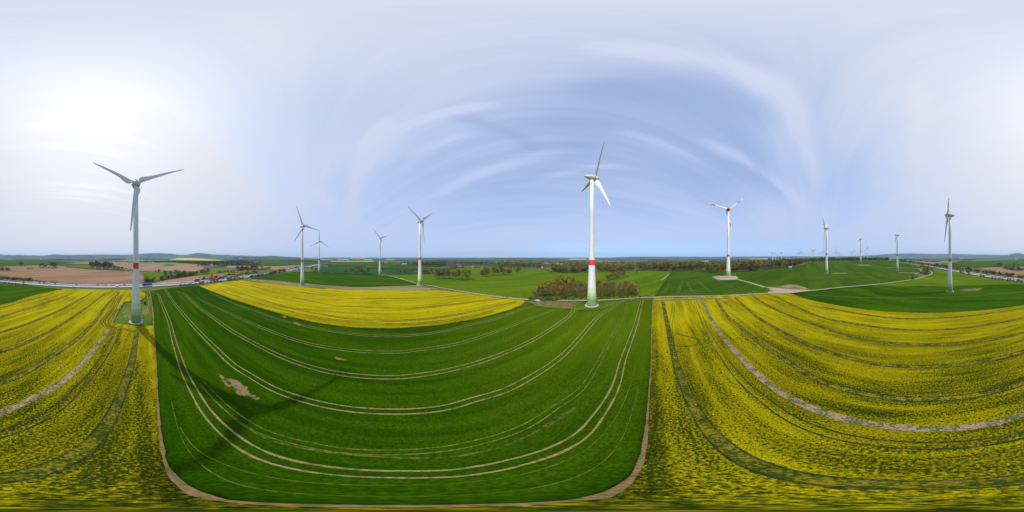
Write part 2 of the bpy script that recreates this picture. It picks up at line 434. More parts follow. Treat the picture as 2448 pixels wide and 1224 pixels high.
# --- boundary between the near rape and the near wheat (photo points along the ground)
EDGE_A = [(367.6,780),(369,807),(373,864),(375.5,930),(377,954),(380.5,1014),(385,1055),(394,1103),(408,1132),(440,1163),(480,1184),(528,1195),(598,1202.5),(725,1207.5)]
EDGE_B = [(1207,1206.5),(1354,1198),(1428,1189),(1477,1169),(1513,1140),(1530,1110),(1540,1071),(1546,1022),(1549.5,973),(1553,924),(1556,886),(1557.5,812),(1558.5,763),(1559.5,722)]
EDGE = GS(EDGE_A + EDGE_B)
R_TOP = [(1562,712.7),(1700,709),(1780,706),(1843,702),(1888,702.4),(1910,710),(1945,720),(2000,731.5),(2080,742.5),(2150,748),(2200,749.7),(2280,748),(2350,743),(2400,737.5),(2448,730.5),
         (60,713),(100,702),(140,694),(160,692.3),(200,692.8),(300,694),(335,695.6),(346,700.5),(348.5,708),(343,716),(334,721),(296,722.5),(268,773.5),(300,778)]
drape('rapeseed_field', EDGE + GS(R_TOP), .5, M_RAPE, 9., .7, jit=.3)
R2_LOW = [(478,685),(531,707),(605,731),(679,753.5),(752,771),(826,782),(899,785.3),(960,785),(998,782),(1096,770.5),(1170,755),(1219,741),(1248,729.5),(1255,722)]
R2_UP = [(1252,719.5),(1240,717),(1178,710.5),(1112,701),(1047,694.5),(1000,695.5),(950,695.5),(870,694.5),(812,691.5),(788,689.5),(776,692),(740,688.5),(700,685),(645,678.5),(594,672.5),(578,671),(535,675.3)]
drape('rapeseed_field', GS(R2_LOW + R2_UP), .5, M_RAPE2, 10., .7, jit=.4)
W = EDGE + GS([(1560,716.5),(1531,716.5),(1500,719),(1470,729),(1446,737),(1424,742),(1378,741.5),(1363,738.5),(1331,737),(1309,735),(1282,731),(1270,726),(1259,723)]) + GS(R2_LOW[::-1])[1:] \
    + GS([(476,683),(440,685.5),(408,688.5),(358,696),(362,715),(366,750)])
drape('wheat_field', W, .12, M_WHEAT, 9., .3)
drape('grass_verge', GS([(270,775),(297,724),(335,722),(345,718),(350,709),(348,700),(341,696),(357,694),(361,715),(365.3,750),(367,779),(330,779.5)]), .06, M_GRASS, 10., .3)
drape('trampled_earth', GS([(292,750),(300,738),(312,736),(318,745),(318,757),(306,763),(296,759)]), .12, M_DIRT, 6., .0, jit=.5)
drape('trampled_earth', GS([(340,735),(352,733),(357,745),(350,755),(340,752)]), .12, M_DIRT, 6., .0, jit=.5)
drape('grass_verge', GS([(1379,740.7),(1379,729),(1396,721.5),(1440,718.4),(1490,715.6),(1531,714.3),(1529,716.3),(1500,718.7),(1469,728.7),(1445,736.7),(1423,741.5)]), .07, M_GRASS, 8., .3)
drape('fallow_strip', GS([(1285,719),(1310,718.6),(1340,719),(1361,720),(1372,722),(1372,738),(1363,738),(1331,736.8),(1309,734.7),(1283,730.5),(1272,726)]), .08, M_DIRT, 8., .2, jit=.4)
drape('fallow_strip', GS([(1562,719.7),(1600,717),(1680,714.6),(1742,713.6),(1742,715.6),(1680,717.5),(1600,721),(1561,722.5)]), .62, M_DIRT, 8., .0, jit=.3)
drape('fallow_strip', GS([(606,667.6),(665,671.7),(731,677.8),(796,683),(894,686),(997,682),(1020,685),(1050,691),(1000,694.5),(950,694.6),(870,693.5),(812,690.7),(788,688.7),(740,687.5),(700,684),(645,677.5),(598,671.3)]), .1, M_FALLOW, 12., .2)
G2 = [(600,666.3),(651,658.3),(701,649.5),(747,649.3),(796,653),(829,655.2),(894,656.7),(925,658.4),(960,668),(996,678),(994,681),(894,685),(796,682),(731,677),(665,671),(606,667.3)]
drape('wheat_field', GS(G2), .12, M_WHEAT2, 12., .2)
drape('wheat_field', GS([(747,648.7),(770,637.5),(830,636.6),(950,639.5),(1070,641.5),(1090,637.5),(1100,638),(1062,650),(1024,654.5),(926,655.6),(894,655.9),(829,654.4),(796,652.2)]), .1, M_WHEAT4, 20., .2)
M_ = [(1000,679.5),(1018,681),(1047,686.5),(1096,695.6),(1161,705),(1227,713),(1262,716),(1290,716),(1345,716),(1420,716),(1500,712.5),(1563,707.5),(1604,649),(1560,647.5),(1518,646.8),(1469,650),(1403,650),(1361,653),(1322,651),(1300,643.5),(1240,642),(1192,638),(1137,634.5),(1103,638),(1064,651),(1024,656),(926,657.5),(960,667.5)]
drape('meadow', GS(M_), .08, M_MEADOW, 14., .2)
G34 = [(1566,707.4),(1606,648.6),(1645,646),(1687,646),(1692,651),(1752,650.5),(1818,647),(1839,643),(1880,639.5),(1916,635.5),(1930,629.5),(1947,626.3),(2037,624.6),(2120,624),(2143,624.6),(2152,625.5),(2190,635.5),(2198,640),(2192,643),(2199,648),(2186,654),(2196,659),(2188,666),(2143,674),(2094,680),(2012,687),(1940,694.7),(1885,700.5),(1834,701.2),(1775,704.4),(1640,708.6)]
drape('wheat_field', GS(G34), .12, M_WHEAT3, 14., .2)
drape('wheat_field', GS([(1890,702),(1940,696),(2012,688.4),(2078,683),(2200,685.2),(2260,686),(2309,684),(2375,682),(2448,680.7),(62,682),(98,686),(147,691.2),(138,693.5),(100,701.3),(58,712.5),(2448,729.8),(2400,736.8),(2350,742.3),(2280,747.3),(2200,749),(2150,747.3),(2080,741.8),(2000,730.8),(1945,719.3),(1912,709.3)]), .12, M_WHEAT2, 12., .3)
drape('meadow', GS([(2080,682.6),(2096,680.8),(2143,674.8),(2189,666.6),(2224,658.5),(2230,651),(2226,645),(2232,642.2),(2260,647),(2290,652),(2342,660),(2375,666.2),(2424,674),(2447,678.4),(2446,680.2),(2375,681.3),(2309,683.3),(2260,685.3),(2200,684.6)]), .09, M_MEADOW, 14., .2)
# --- beyond the motorway
drape('ploughed_field', GS([(2332,640.3),(2383,638),(2408,641),(0,637.2),(91,634.3),(134,637),(153,636.5),(163,639.5),(216,644.3),(317,650),(338,652),(346,671),(353,678.3),(245,680.8),(147,676.3),(91,672.3),(70,669.3),(0,660.5),(2420,660),(2375,650.5)]), .06, M_PLOUGH, 22., .2)
drape('wheat_field', GS([(2277,625),(2303,623.2),(0,620.6),(98,622),(180,626.8),(134,630.6),(57,635.9),(0,636.6),(2383,636.9),(2326,639),(2278,638)]), .1, M_WHEAT3, 30., .2)
drape('meadow', GS([(154,636),(180,634),(217,634.9),(216,643),(164,639)]), .12, M_MEADOW, 20., .2)
drape('ploughed_field', GS([(150,630.3),(182,627.8),(270,626.5),(319,629),(400,629.2),(473,632),(492,637),(490,645),(463,649),(372,650),(335,648),(268,636),(217,631.3)]), .07, M_PLOUGH2, 30., .2)
drape('meadow', GS([(385,634.5),(398,630.8),(412,631),(418,635.5),(400,636.2)]), .7, M_MEADOW, 30., .2)
drape('meadow', GS([(341,652.5),(400,651),(463,649.8),(529,645.5),(568,652),(463,658.5),(400,668),(372,671),(348,671)]), .08, M_MEADOW, 18., .2)
drape('ploughed_field', GS([(372,676.3),(400,669.5),(463,660),(512,654.3),(568,653),(578,656),(545,662.5),(500,668.5),(440,675.3),(390,678)]), .06, M_PLOUGH, 16., .2)
drape('ploughed_field', GS([(540,640),(545,635.8),(610,636),(637,637.2),(717,634),(745,633.5),(700,641),(682,645.3),(627,644.8),(585,642)]), .07, M_PLOUGH2, 30., .2)
drape('wheat_field', GS([(606,629.3),(612,622),(643,619.7),(700,624),(770,625.4),(772,630),(717,632.8),(640,636)]), .1, M_WHEAT3, 45., .2)
drape('wheat_field', GS([(776,634),(786,627),(900,627.5),(1000,629.4),(1062,634.5),(1050,638),(950,637.5),(835,635)]), .1, M_WHEAT3, 40., .2)
drape('rapeseed_field', GS([(404,621.2),(424,617.6),(463,617.6),(512,621),(540,623.6),(463,622.8)]), 1., M_FARRAPE, 90., .3)
drape('rapeseed_field', GS([(790,624.6),(896,623.9),(896,625.6),(792,626)]), .9, M_FARRAPE, 80., .3)
for q in ([(735,617),(772,617.2),(772,618.2),(740,618)], [(838,617.5),(872,617.2),(874,618.5),(840,618.5)], [(925,620.3),(944,620.2),(944,621.8),(922,621.6)],
          [(1360,619),(1400,618.8),(1404,621),(1358,621)], [(1795,618.6),(1834,618.3),(1836,620),(1790,620)], [(1675,624),(1695,623.5),(1694,625.5),(1678,625.6)]):
    drape('rapeseed_field', GS(q), 1., M_FARRAPE, 120., .3)
drape('ploughed_field', GS([(1404,624.2),(1548,623.6),(1552,625.4),(1404,625.8)]), .9, M_PLOUGH2, 90., .3)
drape('fallow_strip', GS([(2176,624),(2260,622.8),(2300,622.6),(2276,628.5),(2230,631),(2196,628)]), .1, M_FALLOW, 40., .2)

# --- tractor tracks, bare strips
WO = .19
def lane(pts, gauge=1.0, w=.5, mat=None, off=WO, name='tractor_track', jit=.2):
    strip(name, GS(pts), (-gauge, gauge), w, off, mat or M_RUT, 2., jit+.1, sm=0)
lane([(360,697),(369,700),(378,705),(386,724),(403,766),(418,822),(440,888),(468,943),(489,978),(543,1036),(632,1091),(731,1117),(848,1131),(970,1134.3),(1080,1132),(1231,1106),(1325,1077),(1392,1039),(1433,991),(1472,924),(1490,860),(1508,810),(1521,773),(1530,737),(1534,722),(1535,717.5)], 1.0, .42)
lane([(388,689.5),(395,693),(416,724),(446,761),(480,798),(519,837),(555,871),(605,903),(657,932),(725,956),(823,977),(921,984.5),(1019,981.6),(1080,972),(1133,956),(1207,934),(1268,903),(1341,854),(1390,803),(1427,761),(1451,744),(1475,728),(1492,720.5),(1530,717.5)], 1.05, .42)
lane([(425,697),(441,704),(470,731),(507,758),(556,793),(605,820),(679,856),(752,881),(826,896),(960,902),(998,898),(1120,874),(1219,839),(1292,803),(1341,771),(1366,750),(1371,736),(1373,723),(1380,718.5)], 1.05, .4)
lane([(470,712),(531,741),(581,765),(654,795),(728,820),(826,837),(960,842),(998,837),(1096,822),(1194,790),(1268,763),(1317,743.5),(1330,739)], 1.0, .3)
lane([(500,699),(512,704),(581,734),(654,760),(752,785),(850,800),(960,804),(1022,798),(1120,778),(1194,761),(1248,741),(1277,733)], 1.0, .32, M_RUT)
lane([(482,915),(495,929),(553,985),(627,1032),(725,1061),(848,1080),(970,1081),(1080,1071),(1158,1054),(1256,1020),(1330,973),(1391,929),(1427,874),(1459,812),(1476,783),(1497,735),(1500,722)], .75, .28, M_FAINTRUT)
lane([(560,1000),(640,1050),(762,1078),(900,1092),(1080,1093),(1158,1079),(1230,1057),(1300,1022),(1360,985)], .0, .45, M_FAINTRUT)
lane([(1300,1022),(1330,1003),(1360,985),(1375,975)], .0, .9, M_FAINTRUT)
for pts in ([(430,1020),(470,1075),(560,1118),(700,1150),(900,1160),(1150,1150),(1330,1110),(1420,1060),(1490,965),(1518,880)], [(410,960),(440,1060),(500,1125),(620,1170),(800,1185),(1000,1187),(1250,1170),(1400,1130),(1480,1060),(1525,930)]):
    strip('tractor_track', GS(pts), (0,), .10, WO, M_FAINTRUT, 2., .6)
lane([(1281,733),(1317,738),(1370,742),(1430,741.5),(1452,738),(1480,726)], .9, .3, M_FAINTRUT)
strip('field_edge', EDGE, (.0,), .45, .56, M_EDGE, 1.5, .5, sm=0)
strip('field_edge', GS([(367,779),(365.5,750),(361.5,715),(357,696)]), (0,), .9, .2, M_EDGE, 3., .3)
strip('field_edge', GS(R2_UP[:8]), (1.2,), 2.6, .2, M_DIRT, 5., .3)
RO = .57
RAPE_LANES = [
 ([(1584,722.5),(1595,776),(1605,825),(1617,874),(1632,911),(1649,960),(1660,977),(1686,1019),(1730,1066),(1796,1107),(1885,1137),(1980,1152),(2115,1160),(2180,1160.4),(2303,1158),(2448,1145),(72,1133),(146,1109),(210,1069),(248,1027),(279,972),(294,930),(316,866),(323,821),(328,797)], 1.15, .38, True),
 ([(1660.5,717),(1683,776),(1707,823),(1736,866),(1781,921),(1833,962),(1878,997),(1943,1026),(2048,1054),(2148,1065),(2191,1067),(2303,1064),(2448,1041),(76,1012),(140,978),(184,935),(247,859),(270,820),(282,794)], 1.1, .4, False),
 ([(1710,716),(1737,756),(1774,788),(1823,827),(1872,859),(1921,892),(1990,924),(2079,946),(2191,957),(2303,951),(2415,928),(2448,919),(61,894),(123,854),(184,813),(231,766),(258,727),(286,700)], 1.0, .42, True),
 ([(1757,713),(1799,751),(1848,783),(1909,815),(1970,840),(2079,870),(2191,879),(2281,876),(2348,866),(2448,842),(82,813),(143,780),(204,739),(253,702)], 1.0, .42, True),
 ([(1801,710),(1848,739),(1921,769),(1967,785),(2057,812),(2169,825),(2281,824),(2370,814),(2448,797),(82,770),(163,733),(221,700)], 1.0, .45, True),
 ([(1850,709),(1945,754),(2034,774),(2101,785),(2191,791),(2281,788),(2370,776),(2448,761),(82,735),(163,707)], 1.0, .45, True),
 ([(1967,735),(2057,752),(2146,763),(2281,760),(2392,747),(2448,738),(60,722),(130,702)], 1.0, .4, True)]
for pts, g, w, mid in RAPE_LANES:
    P = GS(pts); strip('tractor_track', P, (-g, g), w, RO, M_RAPERUT, 2.5, .35, sm=3)
    if mid: strip('tractor_track', P, (0,), 2*g-w, RO-.012, M_RAPELEAF if g > 1.1 else M_RAPEMID, 2.5, .2, sm=3)
strip('bare_strip', GS([(1676,717),(1696,756),(1725,803),(1757,842),(1799,886),(1848,928),(1897,958),(1949,981),(2025,1005),(2148,1023),(2191,1026),(2258,1027),(2348,1019),(2448,991),(60,961),(115,937),(139,921),(174,894),(204,864),(235,823),(259,790)]), (0,), 2.2, RO, M_GAP, 2.5, .25, sm=3)
strip('bare_strip', GS([(294.5,723),(284,742),(276,757),(268.5,774)]), (0,), 1.1, RO, M_GAP, 2.5, .3)
lane([(284,700),(266,738),(246,765),(244,773),(255,782),(272,786),(295,790),(330,795),(345,800)], 1.0, .55, M_RAPERUT, RO+.02)
lane([(292,705),(276,737),(256,768),(262,783)], .9, .5, M_RAPERUT, RO+.03)
lane([(1611,727),(1608,752),(1603,780),(1607,822),(1614,860)], .9, .3, M_RAPERUT, RO+.03)
lane([(1613,798),(1640,806),(1665,812),(1671,821),(1655,829),(1617,830)], .0, .7, M_RAPERUT, RO+.03)
for pts in ([(540,690),(640,722),(760,752),(900,768),(1020,764),(1150,742),(1235,722)], [(600,684),(720,716),(850,735),(980,738),(1100,727),(1215,713)], [(640,685),(760,706),(880,715),(1000,715),(1110,706)], [(520,693),(620,727),(740,757),(860,772),(960,777),(1060,769),(1180,746)]):
    strip('tractor_track', GS(pts), (-1., 1.), .8, RO, M_RAPERUT, 4., .4, sm=2)
lane([(351,703),(356,715),(357,732),(352,742)], .9, .4, M_RUT, .16)
for pts in ([(540,905),(556,908),(575,914),(592,930),(600,945),(584,948),(568,945),(560,930),(552,918),(542,908)], [(520,896),(530,898),(545,917),(552,924),(548,927),(533,912)], [(592,942),(605,945),(622,956),(618,957),(600,950)],
            [(674,756),(682,755),(686,759),(678,761)], [(700,770),(712,773),(722,778),(716,779),(702,774)], [(800,854),(815,857),(830,861),(820,863),(802,858)]):
    drape('bare_patch', GS(pts), .2, M_BARE, 5., .0, jit=.45, jstep=1.2)
for pts in ([(1620,703),(1625,690),(1632,672)], [(1588,702),(1594,690),(1600,680)], [(1661,702),(1650,690),(1642,672)], [(1700,700),(1682,684),(1664,668)], [(1760,692),(1726,676),(1700,664)]):
    lane(pts, 1.0, .7, M_FAINTRUT, .3)
lane([(1582,670),(1592,662),(1600,655)], 0., 2.4, M_PATH, .3)
for pts in ([(1900,712),(2000,722),(2120,727),(2250,725),(2380,716)], [(1930,705),(2060,712),(2200,713),(2350,707),(2448,697)], [(1960,694),(2100,700),(2250,700)], [(640,669),(760,670),(880,671),(980,672)], [(620,665),(740,663),(860,664),(960,668)],
            [(1850,668),(1930,672),(2030,668),(2130,662)], [(1800,660),(1900,660),(2000,658),(2120,655)], [(1780,655),(1900,648),(2000,645),(2100,644)]):
    lane(pts, 1.0, .9, M_FAINTRUT if rnd.random() < .4 else M_WHEAT2, .3)

# --- paths, yards and the motorway
strip('gravel_path', GS([(1326,718),(1350,718.6),(1374,719),(1400,718.8),(1428,718.3),(1485,715),(1534,712),(1560,710.9),(1640,709),(1775,704.9),(1834,701.7),(1885,700.9),(1912,697.8),(1940.5,695),(2012,687.3),(2094,680.3),(2143,674.3),(2172.5,669.8),(2200,664.8),(2212,661),(2224,657.3),(2229,652),(2224,647.5)]), (0,), 3.4, .22, M_PATH, 5., .12)
strip('gravel_path', GS([(2211,660),(2196,656.5),(2188,655),(2198,651),(2201.6,646.8),(2193,642.7),(2170,641.2),(2120,640)]), (0,), 3.4, .24, M_PATH, 5., .12)
strip('gravel_path', GS([(2200,636),(2185,632.5),(2169,630),(2150,626.8)]), (0,), 4., .3, M_PATH, 8., .12)
strip('gravel_path', GS([(924,658.6),(948,664),(972,671),(998,678),(1020,682),(1047,686.8),(1096,696),(1161,705.7),(1227,713.6),(1264,716.7),(1290,719.5)]), (0,), 3.2, .22, M_PATH, 5., .12)
strip('gravel_path', GS([(1374,719.5),(1372.5,726),(1371,733)]), (0,), 3.6, .26, M_DIRT, 4., .15)
strip('gravel_path', GS([(1545,702),(1552,706),(1562,710)]), (0,), 4.5, .24, M_DIRT, 5., .25)
drape('gravel_yard', GS([(1826,686),(1850,687.5),(1880,690.5),(1916,692),(1938,694.4),(1910,697.5),(1883,700.6),(1834,700.9),(1841,694),(1838,690)]), .2, M_GRAVEL, 10., .2)
strip('gravel_path', GS([(1758,667),(1785,674),(1809.6,681),(1828,687)]), (0,), 4.6, .22, M_GRAVEL, 6., .1)
drape('gravel_yard', GS([(1700,662),(1713,668),(1722,670),(1759,668.8),(1765.5,664.6),(1759,660),(1735,659.5),(1713,659.7)]), .22, M_GRAVEL, 12., .2)
drape('fallow_strip', GS([(1850,686),(1882,680),(1905,682),(1925,688),(1938,693.3),(1915,691),(1885,689.5)]), .19, M_FALLOW, 10., .2)
drape('fallow_strip', GS([(1985,653.6),(2020,652.6),(2026,655),(1990,655.3)]), .26, M_FALLOW, 10., .1)
drape('fallow_strip', GS([(2044,633),(2075,633.5),(2086,635.4),(2050,635.6)]), .4, M_FALLOW, 20., .1)
drape('fallow_strip', GS([(2148,651.5),(2190,652.3),(2188,653.6),(2150,653)]), .3, M_FALLOW, 14., .1)
drape('fallow_strip', GS([(2290,694),(2310,691),(2350,689),(2340,695.5),(2300,697.5)]), .26, M_DIRT, 10., .1)
drape('fallow_strip', GS([(912,655.7),(924,655.6),(928,658.8),(912,658.8)]), .3, M_DIRT, 14., .1)
M_ASPH = flat_mat('motorway_concrete', (.33,.33,.35), .8, .05, 14.)
M_LINE = flat_mat('road_paint', (.78,.78,.76), .6, .04)
M_RAIL = flat_mat('barrier_steel', (.14,.15,.15), .55, .15, 2., .3)
ROADPX = [(2215,634.5),(2232.6,638),(2256,642.3),(2280.7,647.3),(2321.5,653.6),(2354,657.8),(2411.4,665),(0,671.2),(46,675.2),(91.5,678),(188,683),(250,684.8),(310.5,684.9),(400,681.3),(463,676.4),(501,670.7),(545,665.8),(599,658.4),(683,647.4),(717.6,641.5),(760,634.5),(780,630)]
RP = np.array(GS(ROADPX)); _c = RP.mean(0); _u, _s, _vt = np.linalg.svd(RP-_c); _d = _vt[0]
if _d @ (RP[-1]-RP[0]) < 0: _d = -_d
_n = np.array([_d[1], -_d[0]]); _S = (RP-_c) @ _d; _N = (RP-_c) @ _n
_wt = 1/np.maximum(80, np.hypot(*RP.T)); _pf = np.polyfit(_S/1000, _N, 4, w=_wt)
def road_at(s, o=0.):
    q = _c + _d*s + _n*(np.polyval(_pf, s/1000)+o); return (float(q[0]), float(q[1]))
def road_heading(s):
    a = road_at(s-2); b = road_at(s+2); return math.atan2(b[1]-a[1], b[0]-a[0])
def road_s(x, y):
    p = np.array(G(x, y)); return float((p-_c) @ _d)
S0, S1 = float(_S.min()), float(_S.max())
ROADLINE = [road_at(s) for s in np.arange(S0, S1, 12.)]
print('road fit err', np.abs(_N-np.polyval(_pf, _S/1000)).round(1).tolist())
def zroad(x, y): return Z(x, y) + .34 + lift(math.hypot(x, y))
strip('motorway', ROADLINE, (-7.6, 7.6), 11.4, .34, M_ASPH, 12., 0., sm=0)
strip('road_markings', ROADLINE, (-12.7, -2.6, 2.6, 12.7), .25, .36, M_LINE, 12., 0., sm=0)
_mk = MB()
for s in np.arange(S0, S1, 18.):
    for o in (-9.6, -6., 6., 9.6):
        if abs(o) > 9: continue
        a = road_at(s, o); b = road_at(s+6, o); h = road_heading(s); nx, ny = -math.sin(h)*.1, math.cos(h)*.1
        _mk.add([(a[0]-nx,a[1]-ny,zroad(*a)+.02),(b[0]-nx,b[1]-ny,zroad(*b)+.02),(b[0]+nx,b[1]+ny,zroad(*b)+.02),(a[0]+nx,a[1]+ny,zroad(*a)+.02)], [(0,1,2,3)])
_mk.build('road_markings', M_LINE, kind='structure')
M_MEDIAN = soil_mix_mat('median_grass', (.10,.085,.05), (.03,.045,.013), .5, 1.)
strip('median_strip', ROADLINE, (0,), 3.9, .36, M_MEDIAN, 12., 0., sm=0)
_br = MB()
for o in (-1.1, 1.1):
    prev = None
    for s in np.arange(S0, S1, 8.):
        p = road_at(s, o); z = zroad(*p)
        if prev is not None:
            a, za = prev
            _br.add([(a[0],a[1],za+.4),(p[0],p[1],z+.4),(p[0],p[1],z+.8),(a[0],a[1],za+.8)], [(0,1,2,3)])
            _br.add([(a[0]+.08,a[1]+.08,za+.4),(p[0]+.08,p[1]+.08,z+.4),(p[0]+.08,p[1]+.08,z+.8),(a[0]+.08,a[1]+.08,za+.8)], [(3,2,1,0)])
        _br.box((p[0]+.05, p[1]+.05, z+.4), (.12, .12, .8)); prev = (p, z)
tag(_br.build('crash_barrier', M_RAIL), 'long dark double crash barrier down the middle of the motorway', 'crash barrier')

# ------------------------------------------------------------------ hills on the horizon
def hill_mat():
    m, nt, b = new_mat('wooded_hills'); v = coords(nt, .5, 1.)
    f = rng(nt, noise(nt, v, 700., 5., .6), .42, .58)
    c = mixc(nt, rng(nt, noise(nt, v, 120., 4., .6), .35, .65), (.010,.022,.018), (.024,.036,.024))
    nt.links.new(mixc(nt, f, c, (.05,.085,.03)), b.inputs['Base Color']); b.inputs['Roughness'].default_value = .95; b.inputs['Specular IOR Level'].default_value = .03
    return m
M_HILL = hill_mat()
def hills(name, prof, r0, half, zb=-70., n=160, rough=6.):
    xs = np.linspace(prof[0][0], prof[-1][0], n); ys = np.interp(xs, [p[0] for p in prof], [p[1] for p in prof])
    rr = np.linspace(-1, 1, 21); mb = MB(); rs = random.Random(4)
    ph = [rs.uniform(0, 6.28) for _ in range(12)]
    v = []
    for i, (x, y) in enumerate(zip(xs, ys)):
        top = CAMH + r0*math.tan((612-y)*K); top += rough*sum(math.sin(x*(.05+.045*j)+ph[j])/(1+j*.7) for j in range(8))*.5
        off = half*.25*math.sin(x*.02+1)
        for t in rr:
            r = r0 + half*t + off*(1-t*t); bell = math.cos(t*PI/2)**1.3 if abs(t) < 1 else 0
            z = zb + (top-zb)*bell + rough*.8*math.sin(x*.11+t*7)*bell
            X, Y = xy(x, r); v.append((X, Y, z if r > 0 else zb))
    m = len(rr); f = [(i*m+k, i*m+k+1, (i+1)*m+k+1, (i+1)*m+k) for i in range(n-1) for k in range(m-1)]
    mb.add(v, f); o = mb.build(name, M_HILL, None, True, 'structure')
    bm = bmesh.new(); bm.from_mesh(o.data); bmesh.ops.recalc_face_normals(bm, faces=bm.faces); bm.to_mesh(o.data); bm.free()
hills('hills', [(-30,614),(0,610.8),(18,608.8),(30,610),(45,608.4),(70,610.6),(110,610.4),(130,608.6),(165,609.3),(200,609),(215,608.6),(260,608.8),(300,609),(330,607),(352,605.6),(385,605),(405,606.6),(430,609),(445,608.6),(462,606.2),(475,605),(500,607.6),(525,609.6),(545,609.6),(568,610.2),(590,611),(620,612.5),(650,613.6),(690,614.6)], 8300, 1700)
hills('hills', [(560,616),(600,614.6),(630,612.6),(648,611.6),(665,612.2),(690,614),(720,615.5)], 5200, 1200, -60., 60, 3.)
hills('hills', [(1960,614),(2000,613),(2060,611.5),(2100,609),(2140,606.6),(2180,605.6),(2210,606.6),(2240,607),(2280,606.6),(2310,607.8),(2340,608.6),(2370,609),(2400,609.6),(2440,610.5),(2490,611.5),(2520,613)], 10600, 1500, -80., 120, 3.)
hills('hills', [(2366,613.6),(2392,611.6),(2410,609.2),(2420,606.8),(2428,604.8),(2433,604.4),(2438,605),(2446,607.4),(2458,609.6),(2472,611),(2490,613.4)], 8800, 1000, -60., 70, 1.)
hills('hills', [(1460,615),(1520,613.6),(1600,613.4),(1700,613.8),(1790,613.2),(1900,612.4),(1990,613),(2050,614.5)], 10300, 1700, -75., 90, 4.)
# ------------------------------------------------------------------ wind turbines
M_WHITE = flat_mat('turbine_white', (.66,.68,.68), .45, .03, 6., 0., .35)
M_TOWER = tower_mat('tower_white', (.68,.70,.70))
M_RED = flat_mat('signal_red', (.66,.055,.035), .5, .06, 3.)
M_GREENS = [tower_mat('tower_green_%s' % n, c, 2.2) for n, c in (('dark', (.20,.30,.13)), ('mid', (.33,.44,.20)), ('soft', (.44,.55,.29)), ('pale', (.56,.65,.42)), ('faint', (.68,.73,.58)))]
M_CONC = flat_mat('foundation_concrete', (.44,.43,.38), .9, .1, 1.5)
M_STEEL = flat_mat('dark_steel', (.12,.13,.13), .5, .1)
M_NAC = flat_mat('nacelle_grey_white', (.54,.54,.52), .5, .05, 2.)

def blade_mesh(name, R, striped=False, mats=None, nseg=26):
    """trailing edge to +x, leading edge to -x, flat face towards +y; wide bulging root, long taper"""
    k = R/35.5
    rad = [1.3,2.0,2.6,3.4,4.6,6.2,8,10,12.4,15,18,21,24,27,29.5,31.5,33.3,34.6,35.3,35.5]
    ch = [1.9,1.9,2.3,3.3,3.75,3.7,3.35,2.85,2.45,2.2,1.95,1.7,1.47,1.24,1.05,.9,.74,.55,.32,.12]
    th = [1.9,1.85,1.6,1.35,1.15,1.0,.88,.76,.64,.55,.46,.39,.33,.27,.22,.19,.15,.11,.07,.03]
    tw = [28,27,26,24,21,18,15,12,9,7,5.5,4,3,2,1.5,1,.5,0,0,0]
    n = 14; v = []; f = []; mi = []
    for r, c, t, w in zip(rad, ch, th, tw):
        a = math.radians(w*.5); c *= 1.12; le = -.28*min(c, 2.6) if r > 3 else -c/2
        for j in range(n):
            q = 2*PI*j/n; u = (1-math.cos(q))/2
            round_ = max(0, min(1, (3.2-r)/1.2))
            yf = .5*t*math.sin(q)*(round_ + (1-round_)*1.25*(1-u)**.45*min(1, (u+.02)**.35))
            x = le + c*u; X = x*math.cos(a)-yf*math.sin(a); Yv = x*math.sin(a)+yf*math.cos(a)
            bend = .9*(r/35.5)**2
            v.append((X*k, (Yv+bend)*k, r*k))
    for i in range(len(rad)-1):
        m = 0
        if striped and (28 <= rad[i]+.3 < 31 or rad[i] > 33): m = 1
        if striped and 20.5 < rad[i] < 26: m = 1
        if striped and rad[i] in (18, 27, 29.5, 31.5): m = 0
        for j in range(n):
            j2 = (j+1) % n; f.append((i*n+j, i*n+j2, (i+1)*n+j2, (i+1)*n+j)); mi.append(m)
    f.append(tuple(reversed(range(n)))); mi.append(0); e = (len(rad)-1)*n; f.append(tuple(range(e, e+n))); mi.append(0)
    mb = MB(); mb.v = v; mb.f = f; mb.m = mi
    return mb.mesh(name, mats or [M_WHITE, M_RED], True)
BLADE = blade_mesh('blade', 35.5)
BLADE_BIG = blade_mesh('blade', 46., True)
def hub_mesh(s=1., mat=None):
    mb = MB(); mb.lathe([(y*s, r*s) for y, r in [(-1.35,2.1),(-1.3,2.3),(-.4,2.42),(.5,2.3),(1.3,1.95),(2.0,1.4),(2.5,.8),(2.75,.35),(2.82,.02)]], 24, 'y')
    for k in range(3):
        a = k*2*PI/3; mb.tube((0,0,0), (1.75*s*2*math.sin(a)*.85, 0, 1.75*s*2*math.cos(a)*.85), 1.12*s, 1.02*s, 14)
    return mb.mesh('rotor_hub', mat or M_NAC, True)
def nacelle_mesh(s=1., mat=None):
    mb = MB(); mb.lathe([(y*s, r*s) for y, r in [(-6.6,.02),(-6.5,.35),(-5.9,.85),(-4.8,1.4),(-3.4,1.9),(-1.8,2.3),(-.2,2.52),(1.2,2.58),(2.1,2.5),(2.3,2.35),(2.35,2.0)]], 26, 'y')
    mb.lathe([(-2.9*s,1.5*s),(-1.4*s,1.6*s)], 20, 'z')
    return mb.mesh('nacelle', mat or M_NAC, True)
HUB = hub_mesh(); NAC = nacelle_mesh()
HUB_BIG = hub_mesh(1.25, flat_mat('nacelle_red', (.42,.045,.035), .5, .08)); NAC_BIG = nacelle_mesh(1.25, HUB_BIG.materials[0])
_m = MB(); _m.tube((0,0,0), (0,0,1.5), .06, .05); _m.box((0,0,1.5), (1.1,.09,.09)); _m.tube((.5,0,1.5), (.5,0,1.95), .05, .12); _m.tube((-.5,0,1.5), (-.5,0,1.9), .05, .05); _m.box((-.5,.2,1.85), (.05,.5,.2))
MAST = _m.mesh('weather_mast', M_STEEL)
